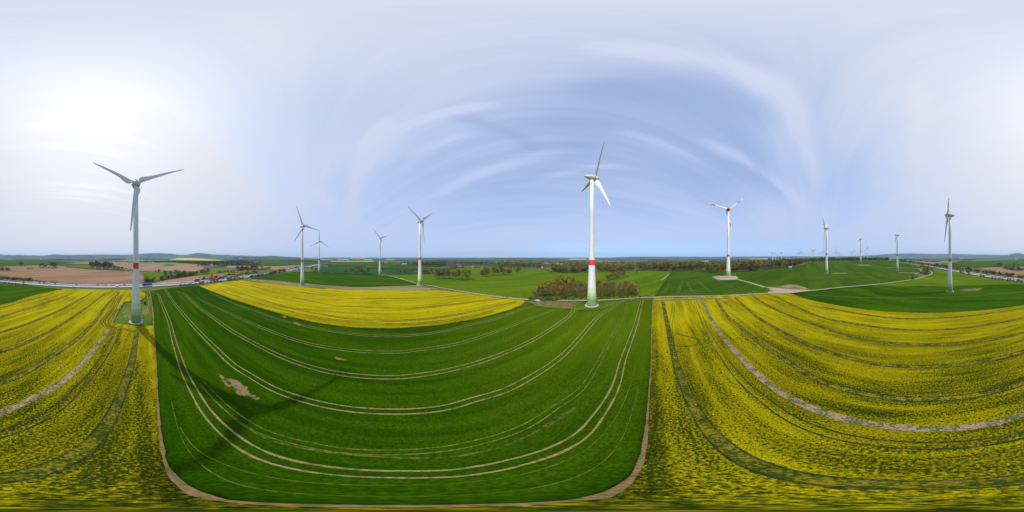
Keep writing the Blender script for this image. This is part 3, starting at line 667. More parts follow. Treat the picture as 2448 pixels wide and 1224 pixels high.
def tower_mesh(H, D, top, band, greens=True, n=36):
    """concrete lower part flaring to the base; band = (z0, z1) of the red ring; green bands fade upward"""
    def dia(z):
        t = z/H
        p = [(0,1.),(.06,.93),(.125,.84),(.27,.655),(.41,.54),(1,top)]
        return D*float(np.interp(t, [q[0] for q in p], [q[1] for q in p]))
    zs = sorted(set([0, 2, 4, 6.4, 8.6, 10.8, 13., 15.2, 17.4, 20, 24, 28, 34, 46, 60, 75, H-2.2] + [band[0], band[1]]))
    zs = [z for z in zs if z <= H-2.2]; prof = [(z, dia(z)/2) for z in zs]
    mats = []
    for a, b in zip(zs, zs[1:]):
        z = (a+b)/2
        if band[0] <= z <= band[1]: m = 1
        elif greens and z < 6.4: m = 2
        elif greens and z < 8.6: m = 3
        elif greens and z < 10.8: m = 4
        elif greens and z < 15.2: m = 5
        elif greens and z < 17.4: m = 6
        else: m = 0
        mats.append(m)
    mb = MB(); mb.lathe(prof, n, 'z', mats=mats)
    return mb.mesh('tower', [M_TOWER, M_RED] + M_GREENS, True)
TURB_GROUP = 'wind turbines standing in the fields'
def turbine(label, base, H, w, phi, D=7., top=.43, band=(38.5,42.5), greens=True, big=False, group=TURB_GROUP, detail=True, scale=1., pitch=0.):
    t = thing('wind_turbine', label, 'wind turbine', base, -math.radians(w), group)
    Hh = H
    link('tower', tower_mesh(Hh, D, top, band, greens), t)
    fd = MB(); fd.lathe([(-1.2,D*.7),(.25,D*.69),(.42,D*.66),(.43,D*.4)], 32); fd.build('foundation', M_CONC, t, False)
    nc = link('nacelle', NAC_BIG if big else NAC, t); nc.location = (0, 0, Hh)
    if detail:
        ms = link('weather_mast', MAST, nc); ms.location = (0, -3.0, 1.9*(1.25 if big else 1))
    hb = link('rotor_hub', HUB_BIG if big else HUB, t); hb.location = (0, 3.9*(1.25 if big else 1), Hh); hb.rotation_euler = (math.radians(4), 0, 0)
    for k in range(3):
        bl = link('blade', BLADE_BIG if big else BLADE, hb); bl.rotation_mode = 'ZYX'; bl.rotation_euler = (0, math.radians(phi+120*k), math.radians(pitch))
        if scale != 1: bl.scale = (scale, scale, scale)
    if detail:
        a = math.radians(200 if not big else 120)
        dr = MB(); R0 = D/2*.985
        dr.box((R0, 0, 2.2), (.3, 1.3, 2.4)); dr.box((R0+.1, 0, 3.55), (.7, 1.7, .12))
        d = dr.build('door', M_STEEL, t); d.rotation_euler = (0, 0, a)
        st = MB()
        for i in range(5): st.box((R0+.35+.3*i+.2, 0, .9-.18*i), (.32, 1.3, .1)); 
        st.box((R0+1., .66, .9), (1.7,.05,.9)); st.box((R0+1., -.66, .9), (1.7,.05,.9))
        s = st.build('steps', M_CONC, t); s.rotation_euler = (0, 0, a)
    return t
def tbase(x, yb, yh, H):
    s = math.tan((yb-612)*K) + math.tan((612-yh)*K); d = H/s
    p = xy(x, d); zb = Z(*p) + .08; hz = CAMH + d*math.tan((612-yh)*K)
    print('turbine', x, 'd %.0f' % d, 'ground %.1f wanted %.1f' % (zb, CAMH-d*math.tan((yb-612)*K)))
    return (p[0], p[1], zb), hz-zb
SPEC = [
 (325,771,444,98,48,54,7.,.43,(38.5,42.6),'large grey-white turbine, green-banded foot on a concrete disc beside the yellow field corner'),
 (722.5,683,541,98,68,22.5,7.2,.42,(38.5,42.6),'grey turbine at the far edge of the yellow field, one blade pointing up left'),
 (763,652,577,98,100,118.5,7.,.42,(38.5,42.6),'distant turbine with one blade straight up, just right of the nearer grey turbine'),
 (908,657,570,98,88,49.5,7.2,.42,(38.5,42.6),'slim turbine at the end of the gravel path beside the dark green field'),
 (1004,681,529,98,96,62.5,7.4,.42,(38.5,42.6),'white turbine where the gravel path meets the bright meadow, dark blade up left'),
 (1415,729.5,424,108,94,28.5,8.0,.35,(33.2,37.4),'tallest white turbine, pale green foot, standing in front of the brown copse'),
 (1741,660,501,135,62,48,9.6,.36,(38.5,42.8),'turbine with red nacelle and red striped blades on a gravel yard'),
 (1976,653,546,98,30,60,7.4,.42,(38.5,42.6),'turbine in the hillside wheat between red-bladed turbine and the wooded ridge'),
 (2057.5,634,571,98,50,51,7.2,.42,(38.5,42.6),'far turbine near the crest of the wheat hill in front of the ridge wood'),
 (2145,651,562,98,44,4.5,7.4,.42,(38.5,42.6),'turbine with a raised edge-on blade just before the looping gravel path'),
 (2271,697,515,98,60,48,7.2,.42,(38.5,42.6),'turbine in the meadow before the motorway, nacelle seen from the side, thin edge-on blades')]
for x, yb, yh, H, w, phi, D, top, band, lab in SPEC:
    b, h = tbase(x, yb, yh, H); big = H == 135
    turbine(lab, b, h, w, phi, D, top, band, True, big, TURB_GROUP, True, 1., {1415: -58, 2271: -50, 2145: -40, 1976: -40}.get(x, -6))
# the farther wind park behind the ridge wood
FAR = [(1846.4,602.6,1040,62,70,'pale far turbine with two blades raised at the left end of the far wind park'),
 (1848.8,607.8,1900,60,10,'smaller pale turbine half hidden right behind the leftmost far one'),
 (1853.6,606.5,1300,120,5,'far turbine with one dark edge-on blade standing up, close right of the leftmost pair'),
 (1868.8,603.5,1040,62,58,'far turbine with two blades spread in a wide V above the wood'),
 (1879.2,610,2100,60,40,'faint far turbine right of the one with the wide V of blades'),
 (1909,604.6,1350,128,15,'thin far turbine just left of the one with a dark raised blade'),
 (1915,602.6,1060,118,0,'far turbine with a dark raised blade above the dark end of the wood'),
 (1932,604.6,1500,60,30,'far turbine left of the pair beside the big hillside turbine'),
 (1936.7,608.5,1900,120,0,'small far turbine squeezed between two taller far ones'),
 (1942,600,1000,150,60,'far turbine with a round white nacelle at the start of the ridge wood'),
 (1968.6,601.3,1000,125,2,'far turbine standing directly left of the big hillside turbine tower'),
 (1998.7,602,1000,125,115,'far turbine with a raised blade right of the big hillside turbine'),
 (2001.4,607,1900,125,5,'small far turbine touching the right side of a taller far one'),
 (2013.5,609.5,2300,95,90,'tiny far turbine with level blades above the ridge wood'),
 (2033.5,606.5,1900,125,60,'dark little far turbine left of three near the crest turbine'),
 (2035.8,603.3,1300,140,60,'far turbine with a white nacelle just left of the crest turbine'),
 (2042.2,608,2200,100,60,'faint far turbine with spread blades close left of the crest turbine'),
 (2066.5,601.3,1900,130,30,'slim far turbine right of the crest turbine, the lower of two'),
 (2073,594.3,1250,130,10,'far turbine right of the crest turbine, the higher of two')]
FG = 'far wind park beyond the wooded ridge'
for x, yh, d, w, phi, lab in FAR:
    p = xy(x, d); hz = CAMH + d*math.tan((612-yh)*K); zb = Z(*p)
    turbine(lab, (p[0], p[1], zb), hz-zb, w, phi, 5.6, .48, (1., 1.2), False, False, FG, False)
def tiny_turbine():
    mb = MB(); mb.lathe([(0,3.),(60,2.),(105,1.4)], 10); mb.lathe([(-4,.3),(-2,1.8),(2,2.),(4,.4)], 10, 'y', (0,0,106))
    for k in range(3):
        a = math.radians(35+120*k); mb.add([(-1.3*math.cos(a)+2*math.sin(a),3.2,106+1.3*math.sin(a)+2*math.cos(a)),(1.3*math.cos(a)+2*math.sin(a),3.2,106-1.3*math.sin(a)+2*math.cos(a)),(40*math.sin(a),3.,106+40*math.cos(a)),(0,2.6,106)], [(0,1,2),(0,2,3),(1,3,2),(0,3,1)])
    return mb.mesh('wind_turbine', M_WHITE, True)
TINY = tiny_turbine()
for x, yh in [(1315.5,612),(1322.5,616.5),(1329,611),(1333.5,611),(1338.5,616.5),(1350,616),(1356.7,614.3),(1366,617),(1373,616.5),(1380.5,614)]:
    d = 6200; p = xy(x, d); hz = CAMH + d*math.tan((612-yh)*K)
    o = link('wind_turbine', TINY); o.location = (p[0], p[1], hz-106); o.rotation_euler = (0, 0, rnd.uniform(-2.2, -.8))
    tag(o, 'tiny white turbine in the row on the blue horizon left of the tallest turbine', 'wind turbine', 'row of turbines on the horizon')

# ------------------------------------------------------------------ trees and bushes
M_LEAF = leaf_mat('spring_foliage'); M_BARK = flat_mat('bark', (.10,.085,.065), .9, .25, .8)
def quads(rs, n, place, size, tone):
    v = []; f = []; tn = []
    for i in range(n):
        c, k = place(rs); s = size*rs.uniform(.6, 1.35)
        a = Vector((rs.gauss(0,1), rs.gauss(0,1), rs.gauss(0,1)+.3)).normalized(); b = a.orthogonal().normalized(); d = a.cross(b)
        th = rs.uniform(0, 6.28); b, d = b*math.cos(th)+d*math.sin(th), d*math.cos(th)-b*math.sin(th)
        m = len(v); e = rs.uniform(.5, .9)
        v += [c-b*s*.5, c+d*s*.5*e, c+b*s*.5, c-d*s*.5*e]; f.append((m, m+1, m+2, m+3)); tn.append(min(1, max(0, tone(rs, k))))
    return v, f, tn
def leaf_mesh(name, v, f, tn, mat):
    me = bpy.data.meshes.new(name); me.from_pydata([tuple(p) for p in v], [], f); me.materials.append(mat)
    at = me.attributes.new('tone', 'FLOAT', 'FACE'); at.data.foreach_set('value', tn); me.update(); return me
def tree_meshes(seed, H=15., spread=.30, low=.32, n=900, size=.9, clumps=22):
    rs = random.Random(seed); mb = MB(); tips = []
    lean = Vector((rs.uniform(-.4,.4), rs.uniform(-.4,.4), 0))
    top = Vector((lean.x, lean.y, H*.72)); mb.tube((0,0,-.4), lean*.4+Vector((0,0,H*.3)), .028*H/1.4, .02*H/1.4, 7)
    mb.tube(lean*.4+Vector((0,0,H*.3)), top, .02*H/1.4, .007*H, 6)
    for i in range(clumps):
        t = rs.random(); zc = H*(low + (.97-low)*t**.8)
        prof = math.sin(PI*min(1, max(0, (zc/H-low+.1)/(1.08-low))))**.6
        rr = H*spread*prof*rs.uniform(.35, 1.0); a = rs.uniform(0, 2*PI)
        c = Vector((rr*math.cos(a), rr*math.sin(a), zc))+lean*(zc/H); tips.append((c, H*rs.uniform(.055, .115), rs.uniform(.2,.8)))
        z0 = max(H*.2, zc - rr*.9 - H*.05); b = lean*(z0/H)+Vector((0,0,min(z0, H*.66)))
        if i % 2 == 0: mb.tube(b, c, .008*H, .003*H, 4)
    def place(r):
        c, q, k = r.choice(tips); g = Vector((r.gauss(0,1), r.gauss(0,1), r.gauss(0,.8)))
        return c+g*q*.62, k
    v, f, tn = quads(rs, n, place, size, lambda r, k: k+r.uniform(-.25,.25))
    return mb.mesh('trunk', M_BARK, True), leaf_mesh('crown', v, f, tn, M_LEAF)
def bush_meshes(seed, H=3., R=1.9, n=300, size=.42):
    rs = random.Random(seed); mb = MB(); tips = []
    for i in range(9):
        a = rs.uniform(0, 2*PI); rr = R*rs.uniform(0, .8); z = H*rs.uniform(.25, .85)*(1-.35*(rr/R)**2)
        c = Vector((rr*math.cos(a), rr*math.sin(a), z)); tips.append((c, H*rs.uniform(.13, .24), rs.uniform(.2,.8)))
        if i < 6: mb.tube((c.x*.15, c.y*.15, -.2), c, .05, .02, 4)
    def place(r):
        c, q, k = r.choice(tips); g = Vector((r.gauss(0,1), r.gauss(0,1), r.gauss(0,.8)))
        p = c+g*q*.8; p.z = max(.1, p.z); return p, k
    v, f, tn = quads(rs, n, place, size, lambda r, k: k+r.uniform(-.25,.25))
    return mb.mesh('stem', M_BARK), leaf_mesh('foliage', v, f, tn, M_LEAF)
TREES = [tree_meshes(1), tree_meshes(2, spread=.26, low=.36), tree_meshes(3, spread=.34, low=.3, n=820), tree_meshes(4, spread=.24, low=.4, n=640), tree_meshes(5, spread=.29, low=.28, n=800)]
OAK = tree_meshes(9, 15., .44, .2, 1300, .8, 30)
THIN = [tree_meshes(21, spread=.2, low=.42, n=420, size=.6, clumps=22), tree_meshes(22, spread=.22, low=.45, n=380, size=.6, clumps=24), tree_meshes(23, spread=.18, low=.4, n=450, size=.6, clumps=20)]
BUSH = [bush_meshes(31), bush_meshes(32, 3., 2.3, 340), bush_meshes(33, 3., 1.6, 280)]
BROWN = (.138,.110,.036); OLIVE = (.18,.155,.024); YGREEN = (.205,.205,.018); GREEN = (.092,.13,.024); DARK = (.052,.072,.022); GOLD = (.245,.21,.016); BLOSSOM = (.36,.36,.25); GREYG = (.125,.135,.058); RUST = (.158,.116,.040)
NAMEC = {BROWN:'brown-budding', OLIVE:'olive-budding', YGREEN:'fresh yellow-green', GREEN:'green', DARK:'dark green', GOLD:'golden-green', BLOSSOM:'white-blossoming', GREYG:'grey-green', RUST:'rust-brown'}
def jitter(c): 
    k = rnd.uniform(.85, 1.18); return (c[0]*k*rnd.uniform(.9,1.12), c[1]*k, c[2]*k*rnd.uniform(.85,1.15), 1)
def plant(name, meshes, label, cat, group, x, y, h, col, part, wide=1., xyz=None):
    ref = 15. if cat == 'tree' else 3.
    if xyz is None: p = G(x, y)
    else: p = xyz
    z = Z(*p); t = thing(name, label, cat, (p[0], p[1], z), rnd.uniform(0, 6.28), group)
    s = h/ref; t.scale = (s*wide, s*wide, s)
    a = link('trunk' if cat == 'tree' else 'stem', meshes[0], t)
    b = link(part, meshes[1], t); b.color = jitter(col)
    return t
def px_height(x, y, ytop):
    p = G(x, y); r = math.hypot(*p); return (CAMH - r*math.tan((ytop-612)*K)) - Z(*p)
def tree(label, x, y, ytop, col, group=None, ms=None, wide=1., name='tree'):
    h = max(2.5, px_height(x, y, ytop)); return plant(name, ms or rnd.choice(TREES), label, 'tree', group, x, y, h, col, 'crown', wide)
def bush(label, x, y, ytop, col, group=None, wide=1., name='bush'):
    h = max(1.2, px_height(x, y, ytop)); return plant(name, rnd.choice(BUSH), label, 'bush', group, x, y, h, col, 'foliage', wide)
def row(kind, pts, n, hpx, cols, where, group, jx=1.5, jy=.4, wide=1., hj=.25, ms=None):
    """n plants along a line of photo points; their labels count from the left end"""
    xs = np.linspace(0, len(pts)-1, n)
    for i, t in enumerate(xs):
        x = float(np.interp(t, range(len(pts)), [p[0] for p in pts]))+rnd.uniform(-jx, jx); y = float(np.interp(t, range(len(pts)), [p[1] for p in pts]))+rnd.uniform(-jy, jy)
        c = rnd.choice(cols); h = hpx*(1+rnd.uniform(-hj, hj))
        lab = '%s %s %s from the left %s' % (NAMEC[c], kind, nth(i), where) if n > 1 else '%s %s %s' % (NAMEC[c], kind, where)
        if kind == 'tree': tree(lab, x, y, y-h, c, group, ms and rnd.choice(ms), wide)
        else: bush(lab, x, y, y-h, c, group, wide)
# the copse behind the tallest turbine
cop = GS([(1282,711),(1300,716.5),(1345,717),(1400,716.6),(1470,714),(1526,710),(1531,705),(1500,701),(1440,698),(1380,696.5),(1330,697),(1300,702)])
def inside(p, poly):
    c = False; j = len(poly)-1
    for i in range(len(poly)):
        a, b = poly[i], poly[j]
        if (a[1] > p[1]) != (b[1] > p[1]) and p[0] < (b[0]-a[0])*(p[1]-a[1])/(b[1]-a[1])+a[0]: c = not c
        j = i
    return c
def scatter(poly, n, gap, tries=40000):
    X = [p[0] for p in poly]; Y = [p[1] for p in poly]; out = []
    for _ in range(tries):
        p = (rnd.uniform(min(X), max(X)), rnd.uniform(min(Y), max(Y)))
        if inside(p, poly) and all((p[0]-q[0])**2+(p[1]-q[1])**2 > gap*gap for q in out):
            out.append(p)
            if len(out) >= n: break
    return out
pts = scatter(cop, 118, 3.6)
pts.sort(key=lambda p: math.hypot(*p)); rows4 = np.array_split(np.array(pts), 4)
CG = 'trees of the copse behind the tallest turbine'
for ri, (rw, nm) in enumerate(zip(rows4, ('in the front rank of the copse', 'in the second rank of the copse', 'in the third rank of the copse', 'in the rear rank of the copse'))):
    rw = sorted(rw.tolist(), key=lambda p: math.atan2(p[0], p[1]))
    for i, p in enumerate(rw):
        px = 1224 + math.atan2(p[0], p[1])/K
        edge = px < 1312 or px > 1508
        c = rnd.choice([GOLD, OLIVE, OLIVE, GOLD] if (edge and ri > 0) or (ri == 3) else [BROWN, RUST, BROWN, OLIVE, RUST, BROWN])
        h = rnd.uniform(9.5, 12.5) if ri < 2 else rnd.uniform(11.5, 14.5)
        if ri == 3 and 1330 < px < 1375: h += 4; c = rnd.choice([GOLD, OLIVE])
        if px > 1490: h += 1
        plant('tree', rnd.choice(THIN if c in (BROWN, RUST) else TREES), '%s tree %s from the left %s' % (NAMEC[c], nth(i), nm), 'tree', CG, 0, 0, h, c, 'crown', .95, (p[0], p[1]))
row('bush', [(1268,717),(1285,715.5),(1300,717.5),(1320,718.5),(1336,718)], 14, 9, [GREEN, GREYG, YGREEN], 'at the left foot of the copse', 'bushes along the copse', 2., 1.2)
row('bush', [(1280,710),(1290,703),(1296,698)], 4, 13, [GREYG, BLOSSOM, GREEN], 'up the left flank of the copse', 'bushes along the copse')
row('bush', [(1350,717.2),(1400,717),(1440,716),(1480,714.6),(1530,711.5)], 22, 6.5, [GREEN, YGREEN, DARK, OLIVE], 'along the front foot of the copse', 'bushes along the copse', 2.)
row('bush', [(1532,711),(1540,709),(1546,706)], 4, 6, [OLIVE, GREEN], 'at the right tip of the copse', 'bushes along the copse')
# clumps in the bright meadow
MG = 'trees scattered over the bright meadow'
row('tree', [(1041,668.5),(1060,667.5),(1080,668.5),(1098,668)], 18, 23, [OLIVE, BROWN, GOLD, GREYG, OLIVE], 'in the long meadow grove', MG, 2., 1.2, 1., .15, THIN+TREES[:2])
tree('big golden-green tree closing the right end of the long meadow grove', 1114, 669.5, 642.5, GOLD, MG, OAK, .95)
tree('golden-green tree behind the right end of the long meadow grove', 1121, 667.5, 646, OLIVE, MG, TREES[2])
tree('golden-green tree at the middle of the long meadow grove, rounder than its neighbours', 1105, 668, 645, GOLD, MG, TREES[2])
row('tree', [(1151,662),(1158,662.3),(1167,661.5)], 4, 15, [OLIVE, BROWN], 'in the smallest meadow grove', MG, 1., .3, 1.2)
row('tree', [(1180,660),(1190,659.5),(1200,659),(1212,658.5),(1219,658)], 9, 18, [BROWN, OLIVE, BROWN, RUST], 'in the second meadow grove', MG, 1., .4, 1.)
row('tree', [(1158,649),(1166,648.5)], 3, 10, [BROWN, GREYG], 'behind the small meadow grove', MG, 1., .3, 1.2)
row('tree', [(1233,654),(1241,653.5)], 3, 15, [OLIVE, BROWN], 'on the open meadow left of the copse', MG, .8, .3)
row('tree', [(1453,671.5),(1464,670),(1475,667.5),(1486,664.5),(1493,663)], 10, 15, [BROWN, OLIVE, GREYG, RUST], 'in the grove right of the tallest turbine', MG, 1., .4, 1.1)
bush('single dark shrub right of the sloping grove', 1500.5, 662.5, 658, DARK, MG)
tree('lone grey-brown tree on the meadow, right of the sloping grove', 1523, 654.5, 640.5, GREYG, MG, TREES[2], 1.15)
tree('lone olive tree on the meadow in front of the white farmhouse', 1302.5, 646, 637, OLIVE, MG, OAK)
tree('small olive tree left of the white farmhouse on the meadow', 1285, 643.5, 637.5, OLIVE, MG, OAK)
tree('bright yellow-green spreading oak at the forest edge left of the red-bladed turbine', 1704.5, 652, 638.5, GOLD, 'single trees by the forest', OAK)
# field trees beyond the left fields
FT = 'trees between the far green fields'
row('tree', [(827,655),(841,655.5),(848,655.8),(856,655),(863,655.6),(871,655.2),(879,655.4)], 7, 12, [GREYG, BROWN, GREYG], 'in the row left of the path-end turbine', FT, .6, .2, 1.5)
row('tree', [(746,649),(755,649.5)], 2, 9, [BROWN, OLIVE], 'left of the distant up-blade turbine', FT, .5, .2, 1.3)
row('tree', [(957,655.5),(966,655.5),(994,655.3),(1014,655.6),(1020,655.4),(1026,655)], 6, 12, [OLIVE, GOLD, BROWN], 'behind the gravel-path meadow', FT, .8, .2, 1.3)
row('bush', [(780,653),(800,654),(818,654.4)], 6, 5, [OLIVE, GREEN], 'behind the dark wheat', 'hedges of the far fields', 2.)
# forest edge right of the copse
EG = 'front trees of the forest edge'
EDGES = [([(1320,648.5),(1340,651.5),(1361,653.2),(1385,652),(1404,650.5)], 17, 17, 'at the forest edge left of the tallest turbine'),
 ([(1428,650),(1448,650.3),(1469,650.2),(1490,648.5),(1516,646.8)], 18, 18, 'along the forest edge behind the sloping grove'),
 ([(1526,646.6),(1545,646.8),(1575,647.6),(1600,647.2)], 16, 18, 'along the forest edge above the bright meadow'),
 ([(1606,647.3),(1630,646),(1660,645.2),(1684,645.2)], 16, 18, 'along the forest edge above the dark wheat'),
 ([(1691,650.5),(1712,651),(1736,650)], 9, 20, 'at the forest edge left of the red-bladed turbine'),
 ([(1747,650),(1770,649.5),(1795,648),(1818,646.6)], 15, 21, 'at the forest edge right of the red-bladed turbine'),
 ([(1824,645),(1842,641.5),(1862,640),(1882,638.6),(1902,636.5),(1918,634.5)], 19, 17, 'at the forest edge below the far turbines')]
for pts, n, h, wh in EDGES: row('tree', pts, n, h, [BROWN, OLIVE, OLIVE, GREYG, RUST, YGREEN] if 'last' not in wh else [OLIVE, BROWN, OLIVE, DARK], wh, EG, 1.4, .3, 1.05, .14)
row('tree', [(1192,637.4),(1215,639),(1243,640.2),(1270,640.5),(1298,641)], 17, 13, [BROWN, OLIVE, GREYG, YGREEN], 'at the wood behind the bright meadow', EG, 1.5, .3, 1.05, .2)
# left: beyond the motorway
LG = 'trees in the fields beyond the motorway'
tree('lone round tree at the border of green and brown fields beyond the motorway', 48, 636.5, 624.5, OLIVE, LG, OAK, .9)
tree('second trunk leaning beside the lone round border tree', 52.5, 636.6, 627, BROWN, LG, TREES[0])
row('tree', [(96,641),(103,641),(109,641.2),(122,641.2),(127,641),(132,641)], 6, 12, [OLIVE, GREYG, GREEN], 'in the loose brown-field clump', LG, 1., .2, 1.6)
row('bush', [(95,641.5),(108,642),(118,642),(133,641.5)], 6, 4, [DARK, GREEN], 'below the loose brown-field clump', LG, 1.5)
row('bush', [(65,643.5),(78,643.4)], 4, 3.6, [DARK, OLIVE], 'left of the loose clump', LG, 1.)
row('tree', [(219,642.5),(228,643),(238,643.3),(249,643.5),(258,643.6),(266,643.5)], 14, 17, [BROWN, DARK, GREYG, OLIVE, RUST], 'in the big wood on the brown field', LG, 1.5, .6, 1.15, .15)
row('bush', [(218,643.6),(240,644.5),(262,645),(290,648),(316,650)], 16, 5, [GREEN, DARK, GREYG], 'below the big brown-field wood', LG, 2.)
row('tree', [(273,646),(282,647.5),(292,648.5)], 4, 10, [GREYG, BROWN, DARK], 'right of the big brown-field wood', LG, 1., .3, 1.1)
tree('small round tree alone on the upper brown field left of the tower', 285, 633, 628, OLIVE, LG, OAK)
row('bush', [(348,674.5),(356,675.5),(364,675),(370,676)], 6, 12, [DARK, GREEN, BLOSSOM, GREYG], 'in the thicket behind the blue lorry', LG, 1.5, .6)
row('tree', [(373,653),(380,654)], 2, 9, [YGREEN, OLIVE], 'on the meadow beyond the motorway', LG, .5, .2, 1.3)
row('bush', [(384,669.5),(400,667),(418,664.5),(436,661.5),(452,659.5),(468,658.5)], 20, 11, [DARK, GREEN, GREYG, OLIVE, BLOSSOM, GREEN], 'in the thick hedge beyond the motorway', LG, 2., .8)
row('tree', [(395,663),(420,660.5),(440,657.5)], 5, 14, [OLIVE, YGREEN, GREYG], 'in the thick hedge beyond the motorway', LG, 1., .3, 1.6)
row('tree', [(480,656),(488,656),(497,655)], 5, 11, [YGREEN, OLIVE, GREEN], 'right after the thick hedge', LG, 1., .4, 1.3)
row('bush', [(520,653),(530,652.5),(546,651),(560,650)], 7, 6, [DARK, GREEN, GREYG], 'beside the far meadow near the farm', LG, 1.5)
row('tree', [(570,652.5),(580,652),(592,652),(604,651),(612,650)], 10, 15, [BROWN, OLIVE, BROWN, RUST], 'in the brown grove beyond the motorway', LG, 1., .6, 1.15, .15)
row('tree', [(594,640),(606,640.5),(618,640),(626,640)], 7, 8, [OLIVE, YGREEN, GREYG], 'above the brown grove', LG, 1., .4, 1.3)
row('tree', [(618,650),(632,647),(645,646)], 7, 8, [YGREEN, OLIVE, BROWN], 'right of the brown grove', LG, 1., .4, 1.3)
row('tree', [(475,640),(486,638),(498,640.5),(520,638),(534,639),(541,639.5)], 12, 8, [GREYG, BROWN, OLIVE, DARK], 'around the farmstead beyond the motorway', LG, 2., .6, 1.3)
# motorway planting
HG = 'bushes along the motorway'
row('bush', [(1,668.6),(20,670),(40,671),(60,672.2),(76,673)], 17, 9, [DARK, GREEN, OLIVE, YGREEN], 'on the far verge, leftmost stretch', HG, 1.5, .5)
row('bush', [(3,678),(12,679.5),(30,681),(45,682.4),(63,683)], 9, 6.5, [GREYG, DARK, OLIVE], 'on the near verge, leftmost stretch', HG, 1.5, .3)
row('bush', [(430,684.5),(445,683.3),(460,682.2),(472,681)], 9, 5.5, [DARK, GREYG, GREEN], 'before the two red lorries', HG, 1.5, .3)
row('bush', [(478,679.5),(488,678),(510,676.3),(528,675.4)], 8, 6, [DARK, GREEN, OLIVE], 'under the two red lorries', HG, 1.5, .3)
row('bush', [(546,671),(560,669.5),(580,667.5)], 7, 7, [DARK, GREEN, GREYG], 'after the red lorries', HG, 1.5, .3)
row('bush', [(484,669.5),(500,667),(520,664.5),(540,662),(560,659.5),(580,657.5),(596,655.5),(612,653)], 22, 7.5, [YGREEN, DARK, OLIVE, GREEN, BLOSSOM, GREEN], 'on the far verge behind the lorries', HG, 1.5, .4)
row('bush', [(599,665),(612,663.5),(626,661.5),(640,659),(655,656),(670,652),(684,649)], 24, 8, [GREEN, OLIVE, DARK, YGREEN], 'in the dense hedge on the near verge', HG, 1.5, .4)
row('bush', [(700,646.5),(720,643),(745,640)], 7, 4, [OLIVE, DARK], 'where the motorway runs off', HG, 2., .3)
row('bush', [(2240,639),(2262,641.5),(2277,644.3),(2300,646.5),(2326,649.5),(2350,652.5),(2371,655.5),(2396,659),(2418,662)], 30, 9, [DARK, GREEN, OLIVE, RUST, DARK], 'on the far verge beside the blue sign', HG, 1.5, .4)
row('bush', [(2434,664),(2446,666)], 4, 8, [DARK, GREEN], 'on the far verge at the far right', HG, 1., .4)
tree('small white-blossoming tree on the far motorway verge behind the meadow turbine', 2281.5, 642.5, 634, BLOSSOM, HG, OAK)
tree('slim fresh green tree between the meadow turbine and the red lorry', 2286, 648.8, 643, YGREEN, HG, TREES[1])
for i, (x, y, c) in enumerate([(2298,653.4,GREYG),(2303,654,RUST),(2316,656.4,RUST),(2346,662,DARK),(2351,662.6,GREYG),(2373,667,DARK),(2380,668,GREEN),(2388,669,DARK),(2397,670.2,RUST),(2408,672,RUST),(2415,672.8,GREYG),(2422,673.4,OLIVE),(2434,675,GREEN),(2443,676.5,GREEN)]):
    bush('%s bush %s from the left on the near verge after the meadow turbine' % (NAMEC[c], nth(i)), x, y, y-(6.5 if i < 12 else 9), c, HG)
# the looping path and the right-hand hedges
PG = 'bushes around the looping path'
row('bush', [(2199,653),(2206,655),(2214,656),(2220,653.5),(2212,649.5),(2205,646),(2214,644),(2222,646.5)], 20, 7, [RUST, OLIVE, GREYG, GREEN, BROWN], 'inside the looping gravel path', PG, 1.5, .6)
row('bush', [(2200,640),(2210,638.5),(2222,641),(2230,646)], 9, 6, [OLIVE, YGREEN, GREEN], 'behind the looping gravel path', PG, 1.5, .5)
bush('round dark bush beside the gravel path before its loop', 2183, 669, 661.5, DARK, PG)
bush('pinkish-white blossoming bush next to the round dark bush', 2173.5, 664.5, 658, BLOSSOM, PG)
row('bush', [(2154,626.3),(2168,627.5),(2184,629.5),(2200,632),(2216,634)], 18, 5, [DARK, RUST, GREYG, BROWN], 'in the hedge along the crest road', PG, 2., .3)
row('bush', [(2222,636),(2240,638),(2256,637)], 8, 6, [RUST, GREYG, DARK], 'where hedge and motorway meet', PG, 2., .3)
RG = 'plants on the right-hand green field border'
row('tree', [(2386,638.6),(2391,638.8)], 2, 10, [OLIVE, BROWN], 'at the head of the hedge above the brown field', RG, .5, .2, 1.2)
row('bush', [(2396,639.6),(2404,642),(2412,644.5),(2421,646),(2432,647),(2444,647.5)], 18, 8, [GREEN, DARK, YGREEN, BLOSSOM, GREYG], 'in the hedge above the brown field', RG, 1.5, .8)
row('tree', [(2404,640),(2420,641),(2434,642)], 4, 10, [GREYG, YGREEN, GREEN], 'behind the hedge above the brown field', RG, 1., .3, 1.2)
row('bush', [(2,646),(6,647),(18,646.5),(22,646.8)], 6, 8, [GREEN, DARK, GREYG], 'at the left border of the brown field', RG, 1., .4)
bush('dark bush on the mown grass beside the large turbine foot', 346.5, 727, 719, DARK, None)
